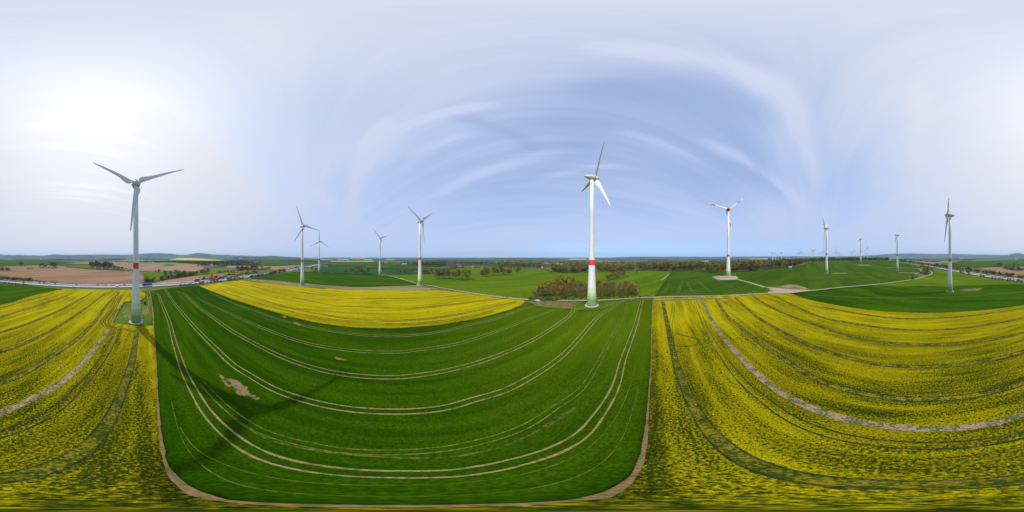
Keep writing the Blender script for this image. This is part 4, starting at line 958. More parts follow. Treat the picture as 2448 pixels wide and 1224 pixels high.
# woods seen as one mass
WT = []
def crown_cloud(poly, n, h, rs, V, F, TN, q=22):
    X = [p[0] for p in poly]; Y = [p[1] for p in poly]; k = 0; t = 0; P = []
    while k < n and t < n*60:
        t += 1; p = (rs.uniform(min(X), max(X)), rs.uniform(min(Y), max(Y)))
        if inside(p, poly): P.append(p); k += 1
    if P: add_crowns(P, h, rs, V, F, TN, q)
def add_crowns(P, h, rs, V, F, TN, q):
    zz = Zv(np.array([p[0] for p in P]), np.array([p[1] for p in P]))
    for p, z in zip(P, zz.tolist()):
        hh = h*rs.uniform(.75, 1.2); tone = rs.random(); r = hh*.3
        for _ in range(q):
            g = Vector((rs.gauss(0,1), rs.gauss(0,1), rs.gauss(0,1))).normalized()*rs.random()**.5
            c = Vector((p[0]+g.x*r, p[1]+g.y*r, z+hh*.56+g.z*hh*.42))
            a = (g+Vector((rs.gauss(0,.6), rs.gauss(0,.6), rs.gauss(0,.6)))).normalized(); b = a.orthogonal().normalized(); d = a.cross(b); s = hh*.16*rs.uniform(.7,1.3)
            m = len(V); V += [c-b*s, c+d*s*.8, c+b*s, c-d*s*.8]; F.append((m,m+1,m+2,m+3)); TN.append(min(1,max(0,tone+rs.uniform(-.15,.15))))
def wood(name, polys, mat):
    rs = random.Random(5); V, F, TN = [], [], []
    for poly, n, h in polys: crown_cloud(poly, n, h, rs, V, F, TN)
    me = leaf_mesh(name, V, F, TN, mat); o = link(name, me); o['kind'] = 'stuff'; o['label'] = 'distant budding woodland reading as one mass'; return o
def band(front, depth):
    f = GS(front); b = []
    for p in reversed(f):
        r = math.hypot(*p); b.append((p[0]*(r+depth)/r, p[1]*(r+depth)/r))
    push = [(p[0]*(1+6/math.hypot(*p)), p[1]*(1+6/math.hypot(*p))) for p in f]
    return push + b
M_WOOD = wood_mass_mat('budding_woodland', [(.058,.072,.022),(.135,.108,.038),(.12,.115,.028),(.165,.15,.028),(.11,.085,.034),(.08,.10,.026)])
M_FARWOOD = wood_mass_mat('far_woodland', [(.028,.042,.016),(.068,.066,.026),(.045,.058,.022),(.09,.088,.028)])
wood('woodland', [(band(EDGES[0][0], 300), 380, 16), (band(EDGES[1][0], 330), 420, 17), (band(EDGES[2][0], 330), 380, 17), (band(EDGES[3][0], 330), 380, 17), (band(EDGES[4][0], 260), 200, 17), (band(EDGES[5][0], 260), 300, 17), (band(EDGES[6][0], 160), 240, 15),
  (band([(1192,637.4),(1243,640.2),(1300,641)], 500), 420, 14), (band([(1920,630),(1947,626.2),(1990,625.2),(2037,624.3),(2085,624),(2124,623.4)], 110), 420, 13)], M_WOOD)
def line_crowns(lines, name, mat, label):
    rs = random.Random(8); V, F, TN = [], [], []
    for pts, n, h, w in lines:
        P = []; gp = GS(pts)
        for i in range(n):
            t = rs.uniform(0, len(gp)-1); k = min(int(t), len(gp)-2); u = t-k
            a, b = gp[k], gp[k+1]; P.append((a[0]+(b[0]-a[0])*u+rs.gauss(0,w), a[1]+(b[1]-a[1])*u+rs.gauss(0,w)))
        add_crowns(P, h, rs, V, F, TN, 16)
    o = link(name, leaf_mesh(name, V, F, TN, mat)); o['kind'] = 'stuff'; o['label'] = label; return o
line_crowns([([(765,638.5),(820,637.5),(870,639)], 60, 7, 6), ([(768,634),(800,633)], 16, 8, 10), ([(845,642),(900,643.5),(950,643.5),(1000,646)], 90, 7, 6), ([(966,650),(1000,650)], 24, 7, 5), ([(1014,650),(1036,649)], 16, 8, 5),
  ([(900,634.5),(1000,635)], 50, 7, 8), ([(1075,638),(1092,637.5)], 20, 9, 6), ([(1086,642.5),(1110,641)], 22, 9, 5), ([(1120,642),(1148,641)], 22, 9, 5), ([(690,641.5),(745,636)], 24, 6, 6), ([(720,633),(764,630)], 20, 8, 12),
  ([(2140,623),(2160,624.5)], 30, 9, 10), ([(2230,624),(2290,623.4)], 40, 10, 20), ([(2160,625),(2230,625)], 60, 9, 25)], 'distant_hedges', M_WOOD, 'distant hedges and field trees reading as one mass')
line_crowns([([(0,619.3),(40,619.2),(100,620)], 110, 14, 30), ([(122,621.5),(178,622.5)], 80, 16, 30), ([(180,625),(230,624),(268,625)], 90, 12, 25), ([(255,622),(292,621)], 120, 18, 70), ([(272,627),(316,627.5)], 40, 10, 20), ([(338,627),(402,627.5)], 150, 15, 40), ([(343,621),(398,621)], 100, 18, 60),
  ([(410,627),(440,628),(480,630.5),(545,632.5)], 330, 16, 45), ([(545,627),(600,624)], 160, 16, 70), ([(548,634.5),(612,634)], 90, 12, 20), ([(470,629),(540,629)], 120, 16, 50), ([(560,630),(606,628.5)], 100, 14, 50), ([(676,624.3),(715,625),(758,627)], 150, 14, 22), ([(690,620),(760,620)], 120, 16, 80),
  ([(985,634),(1060,635)], 110, 14, 25), ([(975,629),(1090,630),(1190,632)], 240, 15, 60), ([(1000,625),(1150,625),(1300,626)], 300, 15, 120), ([(960,622),(1100,621.5),(1300,622.5)], 260, 15, 160), ([(1300,630),(1400,629)], 120, 15, 60),
  ([(780,621),(960,620.5)], 120, 14, 100), ([(1400,620.5),(1600,621),(1800,621)], 200, 15, 120), ([(1420,628),(1560,627),(1700,627),(1830,627)], 300, 15, 60), ([(1560,623),(1700,622.5),(1830,622.5)], 160, 14, 100),
  ([(2290,622.2),(2340,621),(2400,620.3),(2447,620.2)], 220, 13, 20), ([(2200,621),(2300,620)], 120, 14, 90), ([(2140,621),(2220,622.5)], 80, 12, 40), ([(2060,619.8),(2200,619)], 100, 14, 120)], 'distant_woods', M_FARWOOD, 'far dark woods reading as one mass')
# ------------------------------------------------------------------ vehicles
def paint(name, c): return flat_mat(name, c, .35, .03, 3., 0., .5)
P_ = {'white': paint('white_paint', (.78,.78,.78)), 'silver': paint('silver_paint', (.45,.47,.5)), 'dark': paint('dark_paint', (.035,.04,.045)), 'blue': paint('blue_tarpaulin', (.012,.055,.24)), 'navy': paint('navy_tarpaulin', (.015,.03,.13)),
      'red': paint('red_tarpaulin', (.36,.025,.03)), 'orange': paint('orange_paint', (.55,.20,.03)), 'grey': paint('grey_paint', (.18,.19,.2)), 'rose': paint('faded_red_paint', (.28,.12,.12))}
M_GLASS = flat_mat('vehicle_glass', (.02,.025,.03), .08, .05, 2., 0., .6)
M_TYRE = flat_mat('tyre_rubber', (.02,.02,.02), .85, .1)
M_LAMP = flat_mat('lamp_glass', (.7,.7,.65), .2, .03)
def wheel_mesh(r, w):
    mb = MB(); mb.lathe([(-w/2,r*.8),(-w/2,r*.97),(-w*.35,r),(w*.35,r),(w/2,r*.97),(w/2,r*.8)], 18, 'y', m=0)
    mb.lathe([(-w*.52,r*.1),(-w*.52,r*.6),(w*.52,r*.6),(w*.52,r*.1)], 14, 'y', m=1)
    return mb.mesh('wheel', [M_TYRE, P_['silver']])
WH_T = wheel_mesh(.5, .34); WH_C = wheel_mesh(.32, .22)
def truck(cab_c, box_c, label, loc, rz, length=13.6, group='lorries on the motorway'):
    """x forward: cab, semitrailer box, chassis, wheels"""
    t = thing('truck', label, 'truck', loc, rz, group)
    mb = MB(); prof = [(.0,.55),(.0,2.0),(.25,3.1),(.75,3.55),(2.2,3.75),(2.25,.55)]
    v = [(length/2+2.6-x, y, z) for y in (-1.22, 1.22) for x, z in prof]; n = len(prof)
    mb.add(v, [tuple(range(n)), tuple(reversed(range(n, 2*n)))] + [(i, n+i, n+(i+1) % n, (i+1) % n) for i in range(n)])
    mb.build('cab', P_[cab_c], t, bev=.06)
    g = MB(); f = length/2+2.6
    g.add([(f+.02,-1.1,2.05),(f+.02,1.1,2.05),(f-.22,1.1,3.0),(f-.22,-1.1,3.0)], [(0,1,2,3)]); g.build('windscreen', M_GLASS, t)
    for s in (-1, 1):
        w = MB(); w.add([(f-.35,s*1.235,2.05),(f-1.35,s*1.235,2.05),(f-1.35,s*1.235,2.85),(f-.5,s*1.235,2.85)], [(0,1,2,3)]); w.build('side_window', M_GLASS, t)
        l = MB(); l.box((f+.02, s*.85, .95), (.08,.42,.22)); l.build('headlight', M_LAMP, t)
    b = MB(); b.box((-.1, 0, 2.6), (length, 2.5, 2.75)); b.build('trailer_box', P_[box_c], t, bev=.05)
    c = MB(); c.box((.6, 0, .98), (length+2.2, .95, .3)); c.box((1.5, -1.15, .8), (4, .06, .45)); c.box((1.5, 1.15, .8), (4, .06, .45)); c.build('chassis', M_STEEL, t)
    for x in (length/2+1.3, length/2-2., -length/2+1.6, -length/2+2.9, -length/2+4.2):
        for s in (-1, 1): w = link('wheel', WH_T, t); w.location = (x, s*1.05, .5)
    return t
def car(c, label, loc, rz, van=False, group='cars on the motorway', L=4.4):
    t = thing('van' if van else 'car', label, 'van' if van else 'car', loc, rz, group)
    h = L/2; n = 0
    lower = [(-h,.35),(-h,.8),(-h+.1,.95),(h-1.2,.95),(h-.15,.78),(h,.6),(h,.35)] if not van else [(-h,.4),(-h,2.1),(-h+.12,2.25),(h-1.5,2.25),(h-.75,1.35),(h-.05,1.05),(h,.4)]
    mb = MB(); m = len(lower); ys = (-.86, .86) if not van else (-.98, .98)
    mb.add([(x, y, z) for y in ys for x, z in lower], [tuple(reversed(range(m))), tuple(range(m, 2*m))] + [(i, (i+1) % m, m+(i+1) % m, m+i) for i in range(m)])
    mb.build('body', P_[c], t, bev=.05)
    if not van:
        r = MB(); r.box((-.25, 0, 1.19), (2.5, 1.6, .5), taper=(.66, .86)); r.build('windows', M_GLASS, t)
        q = MB(); q.box((-.25, 0, 1.455), (1.62, 1.36, .05)); q.build('roof', P_[c], t, bev=.015)
    else:
        g = MB(); g.add([(h-.78,-.88,1.4),(h-.78,.88,1.4),(h-1.44,.86,2.18),(h-1.44,-.86,2.18)], [(0,1,2,3)]); g.build('windscreen', M_GLASS, t)
        for s in (-1, 1):
            w = MB(); w.add([(h-1.0,s*.985,1.35),(h-2.2,s*.985,1.35),(h-2.2,s*.985,1.95),(h-1.5,s*.985,1.95)], [(0,1,2,3)]); w.build('side_window', M_GLASS, t)
    for s in (-1, 1): l = MB(); l.box((h-.03, s*.6, .7), (.1,.32,.14)); l.build('headlight', M_LAMP, t)
    for x in (h-.85, -h+.8):
        for s in (-1, 1): w = link('wheel', WH_C, t); w.location = (x, s*(.78 if not van else .88), .32)
    return t
def on_road(x, y, o):
    s = road_s(x, y); p = road_at(s, o)
    for _ in range(3):   # keep the bearing while moving across the lanes
        a = math.atan2(p[0], p[1]); da = (azr(x)-a+PI) % (2*PI)-PI; s += da*math.hypot(*p)/max(.35, abs(math.cos(road_heading(s)+a))) ; p = road_at(s, o)
    return (p[0], p[1], zroad(*p)+.02), road_heading(s)+(0 if o > 0 else PI)
for x, y, o, cc, bc, lab, L in [(350,685,6.5,'blue','blue','long royal blue lorry on the near carriageway beside the large turbine tower',13.6),
  (470.8,674,-8,'white','dark','white lorry with dark trailer on the far carriageway left of the red lorries',11),
  (508,669.8,-8.5,'red','red','dark red lorry on the far carriageway, behind another red lorry',13.6), (513,671,6.8,'red','red','bright red lorry on the near carriageway in front of the other red one',13.6),
  (530,667.2,-8.5,'dark','dark','black lorry on the far carriageway just right of the two red lorries',13.6), (546,666,6.8,'white','grey','white lorry partly behind bushes between the black and the orange lorry',9),
  (552,664.6,-8.5,'orange','orange','orange lorry on the far carriageway behind the verge bushes',10), (566,662.6,-8.5,'red','red','third red lorry, farthest along behind the orange one',13.6),
  (602,657.8,6.8,'white','white','white lorry just left of the dense roadside hedge',12), (690,646.6,-8,'white','silver','pale lorry where the motorway comes out behind the dense hedge',12),
  (747,637,6.8,'white','white','tiny white lorry far down the motorway near the two grey turbines',12), (2252.5,642,-8.5,'white','white','white lorry on the motorway left of the meadow turbine',12),
  (2297,649.4,-8.5,'white','red','red lorry with pale cab right of the meadow turbine',11), (2314,651.8,-8.5,'white','navy','navy blue lorry with pale cab, right of the red one before the blue sign',12)]:
    loc, h = on_road(x, y, o); truck(cc, bc, lab, loc, h, L)
for x, y, o, c, lab in [(27.8,673,-4.2,'grey','grey car near the barrier above the left verge bushes'), (55.5,675.5,-4.2,'dark','dark car near the barrier right of the grey one at the left'), (94,679,-4.2,'dark','dark car just left of the pair of vehicles with the white van'),
  (104.8,678.5,-8.3,'dark','black car on the outer far lane right in front of the white van'), (131.5,681.3,-4.2,'dark','dark car following right of the white van'), (183,683.8,-4.2,'silver','silver car alone on the far carriageway midway to the turbine'),
  (233,684.6,-4.2,'silver','left silver car of the two close together left of the large turbine'), (252.5,684.8,-4.2,'silver','right silver car of the two close together left of the large turbine'), (297,684.9,-4.2,'grey','grey car just left of the large turbine tower'),
  (434,679.6,-8,'white','white car on the far carriageway between the blue and the white lorry'), (2338.7,656,4.4,'dark','dark car on the motorway under the blue sign'), (2359,658.6,-4.2,'dark','dark car near the barrier right of the blue sign'),
  (2403,664,-8,'grey','dark grey car of the close pair at the far right'), (2410.5,665,-8,'white','white car of the close pair at the far right'), (2415.5,666,4.4,'dark','dark car on the near carriageway below the close pair')]:
    loc, h = on_road(x, y, o); car(c, lab, loc, h)
loc, h = on_road(281, 686.5, 8.); car('white', 'white van on the near carriageway left of the large turbine tower', loc, h, True, 'vans on the motorway', 6.2)
loc, h = on_road(114.6, 679, -8.3); car('white', 'white van on the far carriageway behind the black car', loc, h, True, 'vans on the motorway', 6.)
p = G(1285, 720.5); car('white', 'white car parked on the trampled earth at the left foot of the copse', (p[0], p[1], Z(*p)+.15+lift(170)), 2.3, False, None, 4.6)
p = G(2217, 662.5); car('rose', 'faded red car parked beside the looping gravel path', (p[0], p[1], Z(*p)+.12+lift(260)), .2, False, None, 4.6)

# ------------------------------------------------------------------ sign, earth heap
p = G(2326, 650.5); _r = math.hypot(*p)
t = thing('road_sign', 'blue motorway sign with white border on the far verge', 'road sign', (p[0], p[1], Z(*p)), math.atan2(p[1], p[0])+PI/2-PI)
M_SIGN = flat_mat('sign_blue', (.01,.11,.42), .5, .03)
for s in (-1.3, 1.3): mb = MB(); mb.tube((s,0,-.3), (s,0,6.3), .12, .12, 8); mb.build('post', M_STEEL, t)
mb = MB(); mb.box((0,0,4.9), (4.2,.12,4.2)); mb.build('border', P_['white'], t, bev=.02)
mb = MB(); mb.box((0,0,4.9), (3.7,.17,3.7)); mb.build('panel', M_SIGN, t)
def heap(label, x0, x1, y, h, mat):
    a = G(x0, y); b = G(x1, y); c = ((a[0]+b[0])/2, (a[1]+b[1])/2); L = math.hypot(a[0]-b[0], a[1]-b[1])/2; r = random.Random(3)
    mb = MB(); nr, na = 9, 28; v = []; ph = [r.uniform(0,6.28) for _ in range(5)]
    for i in range(nr):
        q = i/(nr-1)
        for k in range(na):
            an = 2*PI*k/na; e = 1+.2*math.sin(an*3+ph[0])+.1*math.sin(an*5+ph[1])
            z = h*(1-q**1.5)*(1+.25*math.sin(an*2+ph[2]+q*4)+.15*r.uniform(-1,1)); z = z if i < nr-1 else -.4
            v.append((L*q*e*math.cos(an), L*.5*q*e*math.sin(an), z))
    mb.add(v, [(i*na+k, (i+1)*na+k, (i+1)*na+(k+1) % na, i*na+(k+1) % na) for i in range(nr-1) for k in range(na)])
    o = mb.build('earth_heap', mat, None, True); o.location = (c[0], c[1], Z(*c)+.2); o.rotation_euler = (0,0,math.atan2(b[1]-a[1], b[0]-a[0]))
    return tag(o, label, 'earth heap')
heap('pale heap of earth and rubble behind the gravel yard', 1884, 1921, 690.5, 2.2, M_BARE)

# ------------------------------------------------------------------ buildings
M_PANE = flat_mat('window_glass', (.05,.06,.07), .15, .1, 2., 0., .5)
WALL = {k: flat_mat('%s_render' % k, c, .85, .06, 3.) for k, c in (('white', (.72,.71,.68)), ('cream', (.62,.56,.44)), ('grey', (.42,.42,.42)), ('wood', (.14,.10,.07)), ('brick', (.36,.17,.12)))}
ROOF = {k: flat_mat('%s_roof' % k, c, .8, .12, 2.) for k, c in (('red', (.36,.13,.085)), ('brown', (.17,.10,.07)), ('grey', (.25,.25,.26)), ('pale', (.62,.62,.62)), ('rose', (.40,.25,.21)))}
def house(label, x, y, wpx, hpx, wall, roof, cat='house', turn=.25, depth=None, pitch=.45, group='houses in the far country'):
    p = G(x, y); r = math.hypot(*p); w = max(5., wpx*K*r); h = max(2.6, hpx*K*r); d = depth or min(w*.7, 9.5)
    hall = cat != 'house'
    rise = (.12 if hall else pitch)*d/2*1.2; we = max(2.4, h-rise) 
    t = thing('industrial_hall' if cat == 'hall' else ('barn' if cat == 'barn' else 'house'), label, cat, (p[0], p[1], Z(*p)+lift(r)), -azr(x)+turn, group)
    mb = MB(); a, b = w/2, d/2
    mb.add([(-a,-b,-1),(a,-b,-1),(a,b,-1),(-a,b,-1),(-a,-b,we),(a,-b,we),(a,b,we),(-a,b,we),(-a,0,we+rise),(a,0,we+rise)], [(0,1,5,4),(1,2,6,9,5),(2,3,7,6),(3,0,4,8,7)]); mb.build('wall', WALL[wall], t)
    mb = MB(); e = .4; k = rise/b
    for s in (-1, 1):
        y0, z0 = s*(b+e), we-e*k+.06; v = [(-a-e,y0,z0),(a+e,y0,z0),(a+e,0,we+rise+.06),(-a-e,0,we+rise+.06)]
        v += [(q[0],q[1],q[2]+.22) for q in v]; mb.add(v, [(0,1,2,3),(7,6,5,4),(0,4,5,1),(1,5,6,2),(2,6,7,3),(3,7,4,0)])
    mb.build('roof', ROOF[roof], t)
    n = 3 if not hall else 5
    for i in range(n):
        for s in ((-1,) if hall else (-1, 1)):
            q = MB(); xx = -a+w*(i+.5)/n; q.box((xx, s*(b+.02), we*.5), (min(1.3, w/n*.45) if not hall else w/n*.6, .1, we*.3)); q.build('window', M_PANE, t)
    if cat == 'house':
        q = MB(); q.box((a*.4, .6, we+rise+.1), (.7,.7,1.4)); q.build('chimney', WALL['brick'], t)
    return t
for a in [('long white industrial hall left of the far yellow field',820,622.5,28,2.6,'white','pale','hall',.0,40), ('grey industrial hall left of the long white one',781,622.6,28,2.0,'grey','pale','hall',.05,40), ('pale industrial hall right end of the far works beyond the yellow field',881,622.6,20,2.4,'white','pale','hall',-.05,30),
  ('second grey hall between the long white hall and the yellow field',852,622.9,16,2.,'grey','grey','hall',.1,30), ('white farmhouse with rose roof behind the slim path-end turbine',967,632.6,10,3.2,'white','rose','house',.2), ('red-roofed barn left of the white farmhouse with rose roof',951,629.5,9,3,'brick','red','barn',-.2), ('cream house in the fields left of the red-roofed barn',923,627.4,8,2.2,'cream','rose','house',.1),
  ('red-roofed farmhouse at the back of the meadow above the long grove',1130,641.6,8,5,'cream','red','house',.3), ('dark barn beside the hedge above the long grove',1099,641.8,9,5,'wood','grey','barn',-.2), ('brown-roofed farmhouse above the dark barn',1096.5,635.8,9,4.5,'brick','brown','house',.2),
  ('long red roof of a farm behind the forest edge left of the tallest turbine',1336,637.5,18,6.5,'cream','rose','barn',.05,10), ('small white house at the back of the bright meadow',1297.5,640,5,4,'white','red','house',.3),
  ('white farmhouse of the farmstead beyond the motorway',505,636.5,7,4.5,'white','rose','house',.2), ('long rose-roofed barn of the farmstead beyond the motorway',497,640,24,4,'cream','rose','barn',.1,9), ('cream shed at the right of the farmstead beyond the motorway',515,638.5,10,3,'cream','rose','barn',-.2),
  ('white house below the dark wood on the far left',97.5,621.4,3,2.6,'white','grey','house',.3), ('left white house of the far village by the tower',299,626.4,4,2,'white','red','house',.2), ('right white house of the far village by the tower',310,626.3,5,2,'white','grey','house',.0), ('white house just right of the large turbine tower far away',355,628,4,2.2,'white','red','house',-.2), ('second white house right of the large turbine tower far away',366,628.5,5,2.2,'white','grey','house',.3),
  ('white house at the wood above the right-hand green field',2429,622,4,3.4,'white','grey','house',.2), ('long white hall far behind the right-hand pale field',2298,619.2,11,1.6,'white','pale','hall',.1,30), ('pale shed at the forest edge below the far wind park',1889,640,8,2,'white','pale','barn',.1),
  ('white house in the far village left of the yellow slope',575,618.5,5,1.6,'white','red','house',.1), ('cream house among the dark trees below the yellow slope',540,631,5,2.6,'cream','red','house',.3), ('white house among the dark trees right of the farmstead',527,631.5,4,2.4,'white','grey','house',-.1)]:
    house(*a)

# ------------------------------------------------------------------ air, sky, light, camera
SUN_AZ = math.radians(-147.); SUN_EL = math.radians(48.5)
def build_haze():
    mb = MB(); mb.box((0, 0, 66.), (25600., 25600., 374.)); m = bpy.data.materials.new('air'); m.use_nodes = True; nt = m.node_tree; nt.nodes.clear()
    out = nt.nodes.new('ShaderNodeOutputMaterial'); pv = nt.nodes.new('ShaderNodeVolumePrincipled'); nt.links.new(pv.outputs[0], out.inputs['Volume'])
    pv.inputs['Color'].default_value = (.50,.72,1.,1); pv.inputs['Density'].default_value = HAZE; pv.inputs['Anisotropy'].default_value = .1
    mb.build('haze', m, None, False, 'stuff')
HAZE = 5.8e-5
build_haze()
w = bpy.data.worlds.new('World'); SC.world = w; w.use_nodes = True; nt = w.node_tree; nt.nodes.clear()
out = nt.nodes.new('ShaderNodeOutputWorld'); bg = nt.nodes.new('ShaderNodeBackground'); nt.links.new(bg.outputs[0], out.inputs[0])
sky = nt.nodes.new('ShaderNodeTexSky'); sky.sky_type = 'NISHITA'; sky.sun_disc = False; sky.sun_elevation = SUN_EL; sky.sun_rotation = SUN_AZ
sv = nd(nt, 'ShaderNodeVectorMath', operation='ADD'); sky.altitude = 250; sky.air_density = 1.; sky.dust_density = 1.2; sky.ozone_density = 1.5
bg.inputs['Strength'].default_value = .1
tc = nt.nodes.new('ShaderNodeTexCoord'); D = tc.outputs['Generated']
sx = nd(nt, 'ShaderNodeSeparateXYZ'); nt.links.new(D, sx.inputs[0])
nt.links.new(D, sv.inputs[0]); sv.inputs[1].default_value = (0, 0, .28)   # haze-free part of the clear sky
svn = nd(nt, 'ShaderNodeVectorMath', operation='NORMALIZE'); nt.links.new(sv.outputs[0], svn.inputs[0]); nt.links.new(svn.outputs[0], sky.inputs['Vector'])
# cirrus sheet: the view direction meets a flat layer high above the ground
h = math_(nt, 'ADD', math_(nt, 'MAXIMUM', sx.outputs[2], 0.), .10)
px = math_(nt, 'DIVIDE', sx.outputs[0], h); py = math_(nt, 'DIVIDE', sx.outputs[1], h)
cb = nd(nt, 'ShaderNodeCombineXYZ'); nt.links.new(px, cb.inputs[0]); nt.links.new(py, cb.inputs[1])
def layer(az, stretch, off=(0,0,0)):
    m1 = nd(nt, 'ShaderNodeMapping'); nt.links.new(cb.outputs[0], m1.inputs['Vector']); m1.inputs['Rotation'].default_value = (0,0,-(PI/2-math.radians(az))); m1.inputs['Location'].default_value = off
    m2 = nd(nt, 'ShaderNodeMapping'); nt.links.new(m1.outputs[0], m2.inputs['Vector']); m2.inputs['Scale'].default_value = (1/stretch, 1, 1); return m2.outputs[0]
bands = noise(nt, layer(112, 6., (3.1,.45,0)), 1.5, 4., .5, .35)
wisps = noise(nt, layer(104, 9., (1.2,2.2,0)), .34, 6., .6, .8)
feather = noise(nt, layer(106, 13., (.3,7.,0)), .15, 6., .62, .5)
soft = noise(nt, layer(70, 2., (5.,1.,0)), 2.6, 3., .5, .4)
cov = math_(nt, 'ADD', math_(nt, 'MULTIPLY', bands, .62), math_(nt, 'MULTIPLY', wisps, .42)); cov = math_(nt, 'ADD', cov, math_(nt, 'MULTIPLY', soft, .3))
wn = nd(nt, 'ShaderNodeTexNoise'); nt.links.new(layer(112, 4.), wn.inputs['Vector']); wn.inputs['Scale'].default_value = .9; wn.inputs['Detail'].default_value = 3.
wsub = nd(nt, 'ShaderNodeVectorMath', operation='SUBTRACT'); nt.links.new(wn.outputs['Color'], wsub.inputs[0]); wsub.inputs[1].default_value = (.5,.5,.5)
wsc = nd(nt, 'ShaderNodeVectorMath', operation='SCALE'); nt.links.new(wsub.outputs[0], wsc.inputs[0]); wsc.inputs['Scale'].default_value = .7
wad = nd(nt, 'ShaderNodeVectorMath', operation='ADD'); nt.links.new(D, wad.inputs[0]); nt.links.new(wsc.outputs[0], wad.inputs[1])
wno = nd(nt, 'ShaderNodeVectorMath', operation='NORMALIZE'); nt.links.new(wad.outputs[0], wno.inputs[0]); Dw = wno.outputs[0]
wsc2 = nd(nt, 'ShaderNodeVectorMath', operation='SCALE'); nt.links.new(wsub.outputs[0], wsc2.inputs[0]); wsc2.inputs['Scale'].default_value = .22
wad2 = nd(nt, 'ShaderNodeVectorMath', operation='ADD'); nt.links.new(D, wad2.inputs[0]); nt.links.new(wsc2.outputs[0], wad2.inputs[1])
wno2 = nd(nt, 'ShaderNodeVectorMath', operation='NORMALIZE'); nt.links.new(wad2.outputs[0], wno2.inputs[0]); Ds = wno2.outputs[0]
sd = Vector((math.sin(SUN_AZ)*math.cos(SUN_EL), math.cos(SUN_AZ)*math.cos(SUN_EL), math.sin(SUN_EL)))
dp = nd(nt, 'ShaderNodeVectorMath', operation='DOT_PRODUCT'); nt.links.new(D, dp.inputs[0]); dp.inputs[1].default_value = sd
cosd = dp.outputs['Value']
blob = None   # thinner places in the sheet: bearing, height, breadth
for bx, by, sharp, amp in ((810,285,22.,.17), (1640,225,11.,.17), (1730,415,40.,.12), (1330,300,14.,.10), (1080,480,30.,.05), (1900,500,60.,-.10), (1880,330,45.,-.10), (890,400,120.,-.16), (1560,400,30.,-.07)):
    a = azr(bx); e = (612-by)*K; q = nd(nt, 'ShaderNodeVectorMath', operation='DOT_PRODUCT'); nt.links.new(Dw, q.inputs[0]); q.inputs[1].default_value = (math.sin(a)*math.cos(e), math.cos(a)*math.cos(e), math.sin(e))
    b_ = math_(nt, 'MULTIPLY', math_(nt, 'EXPONENT', math_(nt, 'MULTIPLY', math_(nt, 'SUBTRACT', q.outputs['Value'], 1.), sharp)), -amp*.85)
    blob = b_ if blob is None else math_(nt, 'ADD', blob, b_)
# single cirrus streaks: arcs between two places of the sky, broken up by the fine noise
strk = None
for (ax, ay), (ex, ey), wd, amp in (((835,505),(905,325),.034,.5), ((930,335),(1135,268),.022,.34), ((975,388),(1100,335),.018,.26), ((1050,450),(1320,365),.030,.18), ((1490,325),(1700,405),.030,.26), ((1430,120),(1830,210),.050,.24),
    ((1830,190),(1960,430),.050,.28), ((1700,350),(1900,480),.030,.22), ((2195,460),(2180,240),.05,.16), ((1300,420),(1480,395),.02,.18), ((760,470),(860,540),.03,.18), ((1420,215),(1840,290),.085,-.14), ((1735,395),(1865,462),.026,-.20), ((1090,300),(1260,345),.03,-.14), ((1250,360),(1420,350),.02,-.14)):
    A_, B_ = [Vector((math.sin(azr(q))*math.cos((612-p)*K), math.cos(azr(q))*math.cos((612-p)*K), math.sin((612-p)*K))) for q, p in ((ax, ay), (ex, ey))]
    nn = A_.cross(B_).normalized(); md = (A_+B_).normalized(); half = A_.angle(B_)/2
    d1 = nd(nt, 'ShaderNodeVectorMath', operation='DOT_PRODUCT'); nt.links.new(Ds, d1.inputs[0]); d1.inputs[1].default_value = nn
    d2 = nd(nt, 'ShaderNodeVectorMath', operation='DOT_PRODUCT'); nt.links.new(Ds, d2.inputs[0]); d2.inputs[1].default_value = md
    g1 = math_(nt, 'EXPONENT', math_(nt, 'MULTIPLY', math_(nt, 'POWER', math_(nt, 'ABSOLUTE', d1.outputs['Value']), 2.), -1/(wd*wd)))
    g2 = rng(nt, d2.outputs['Value'], math.cos(half*1.5), math.cos(half*.5), 0., amp)
    s_ = math_(nt, 'MULTIPLY', math_(nt, 'MULTIPLY', g1, g2), rng(nt, wisps, .3, .62, .25, 1.25))
    strk = s_ if strk is None else math_(nt, 'ADD', strk, s_)
cov = math_(nt, 'SUBTRACT', math_(nt, 'ADD', math_(nt, 'ADD', cov, blob), strk), .20); cov = math_(nt, 'ADD', cov, math_(nt, 'MULTIPLY', math_(nt, 'SUBTRACT', feather, .5), .26))
veil = rng(nt, cosd, -.2, .85, 0., .29)
lowv = rng(nt, sx.outputs[2], .0, .5, .22, 0.)
cov = math_(nt, 'ADD', math_(nt, 'ADD', cov, veil), lowv)
cloud = rng(nt, cov, .27, .84, .36, 1.)
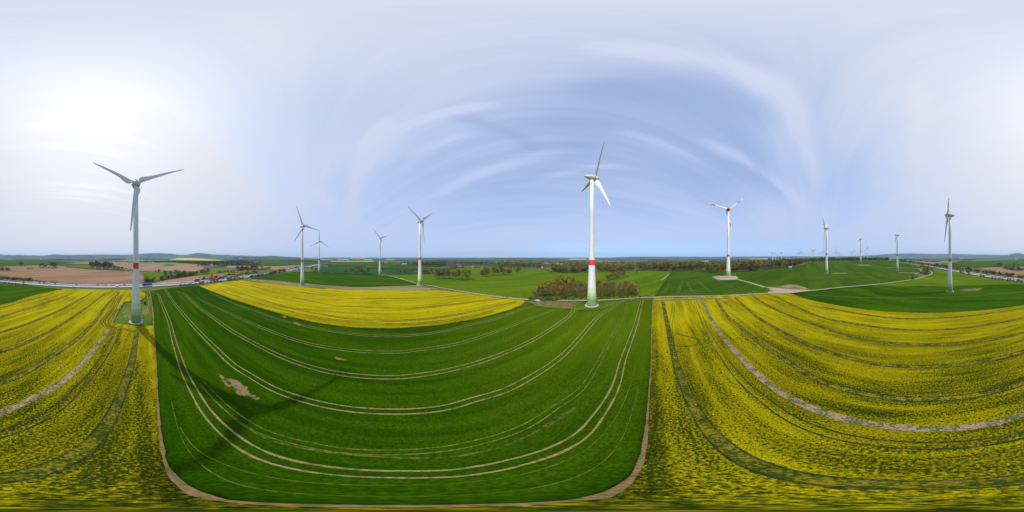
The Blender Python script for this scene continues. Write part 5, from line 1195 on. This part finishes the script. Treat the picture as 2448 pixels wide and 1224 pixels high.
# clear strip under the edge of the cloud sheet, away from the sun
gap_d = nd(nt, 'ShaderNodeVectorMath', operation='DOT_PRODUCT'); nt.links.new(D, gap_d.inputs[0]); gap_d.inputs[1].default_value = (math.sin(math.radians(58)), math.cos(math.radians(58)), 0)
edge = math_(nt, 'ADD', sx.outputs[2], math_(nt, 'MULTIPLY', math_(nt, 'SUBTRACT', wisps, .5), .05))
gap = math_(nt, 'MULTIPLY', rng(nt, gap_d.outputs['Value'], .45, .85), rng(nt, edge, .075, .105, 1., 0.))
cloud = math_(nt, 'MULTIPLY', cloud, math_(nt, 'SUBTRACT', 1., math_(nt, 'MULTIPLY', gap, .62)))
glow = math_(nt, 'POWER', math_(nt, 'MAXIMUM', cosd, 0.), 9.)
lum = math_(nt, 'ADD', 1., math_(nt, 'MULTIPLY', glow, .27))
base = mixc(nt, rng(nt, cosd, .1, 1.), (5.5,6.4,8.9), (7.7,7.95,8.6))
sc = nd(nt, 'ShaderNodeVectorMath', operation='SCALE'); nt.links.new(base, sc.inputs[0]); nt.links.new(lum, sc.inputs['Scale'])
blue = nd(nt, 'ShaderNodeVectorMath', operation='MULTIPLY'); nt.links.new(sky.outputs[0], blue.inputs[0]); blue.inputs[1].default_value = (2.75,2.85,2.85)
nt.links.new(mixc(nt, cloud, blue.outputs[0], sc.outputs[0]), bg.inputs['Color'])
sun = bpy.data.lights.new('sun', 'SUN'); sun.energy = 3.6; sun.angle = math.radians(.7); sun.color = (1., .95, .87)
so = bpy.data.objects.new('sun', sun); COL.objects.link(so); so.rotation_euler = (-sd).to_track_quat('-Z', 'Y').to_euler(); so.location = (0, 0, 300)
cam = bpy.data.cameras.new('camera'); cam.type = 'PANO'; cam.panorama_type = 'EQUIRECTANGULAR'
cam.latitude_min = -PI/2; cam.latitude_max = PI/2; cam.longitude_min = -PI; cam.longitude_max = PI
cam.clip_start = .1; cam.clip_end = 90000
co = bpy.data.objects.new('camera', cam); COL.objects.link(co); co.location = (0, 0, CAMH); co.rotation_euler = (PI/2, 0, 0); SC.camera = co
SC.render.engine = 'CYCLES'
SC.view_settings.view_transform = 'Standard'; SC.view_settings.look = 'None'; SC.view_settings.gamma = 1; SC.view_settings.exposure = 0.
SC.cycles.max_bounces = 6; SC.cycles.diffuse_bounces = 3; SC.cycles.volume_bounces = 1; SC.cycles.use_denoising = True
SC.cycles.use_adaptive_sampling = False
print('objects', len(bpy.data.objects))
for o in bpy.data.objects:
    if 'label' in o and len(o['label'].replace('-', ' ').split()) > 16: print('LONG', o['label'])
print('ridge', [round(math.hypot(*G(x, y))) for x, y in ((1930,629),(1947,626.3),(2037,624.6),(2120,624))])
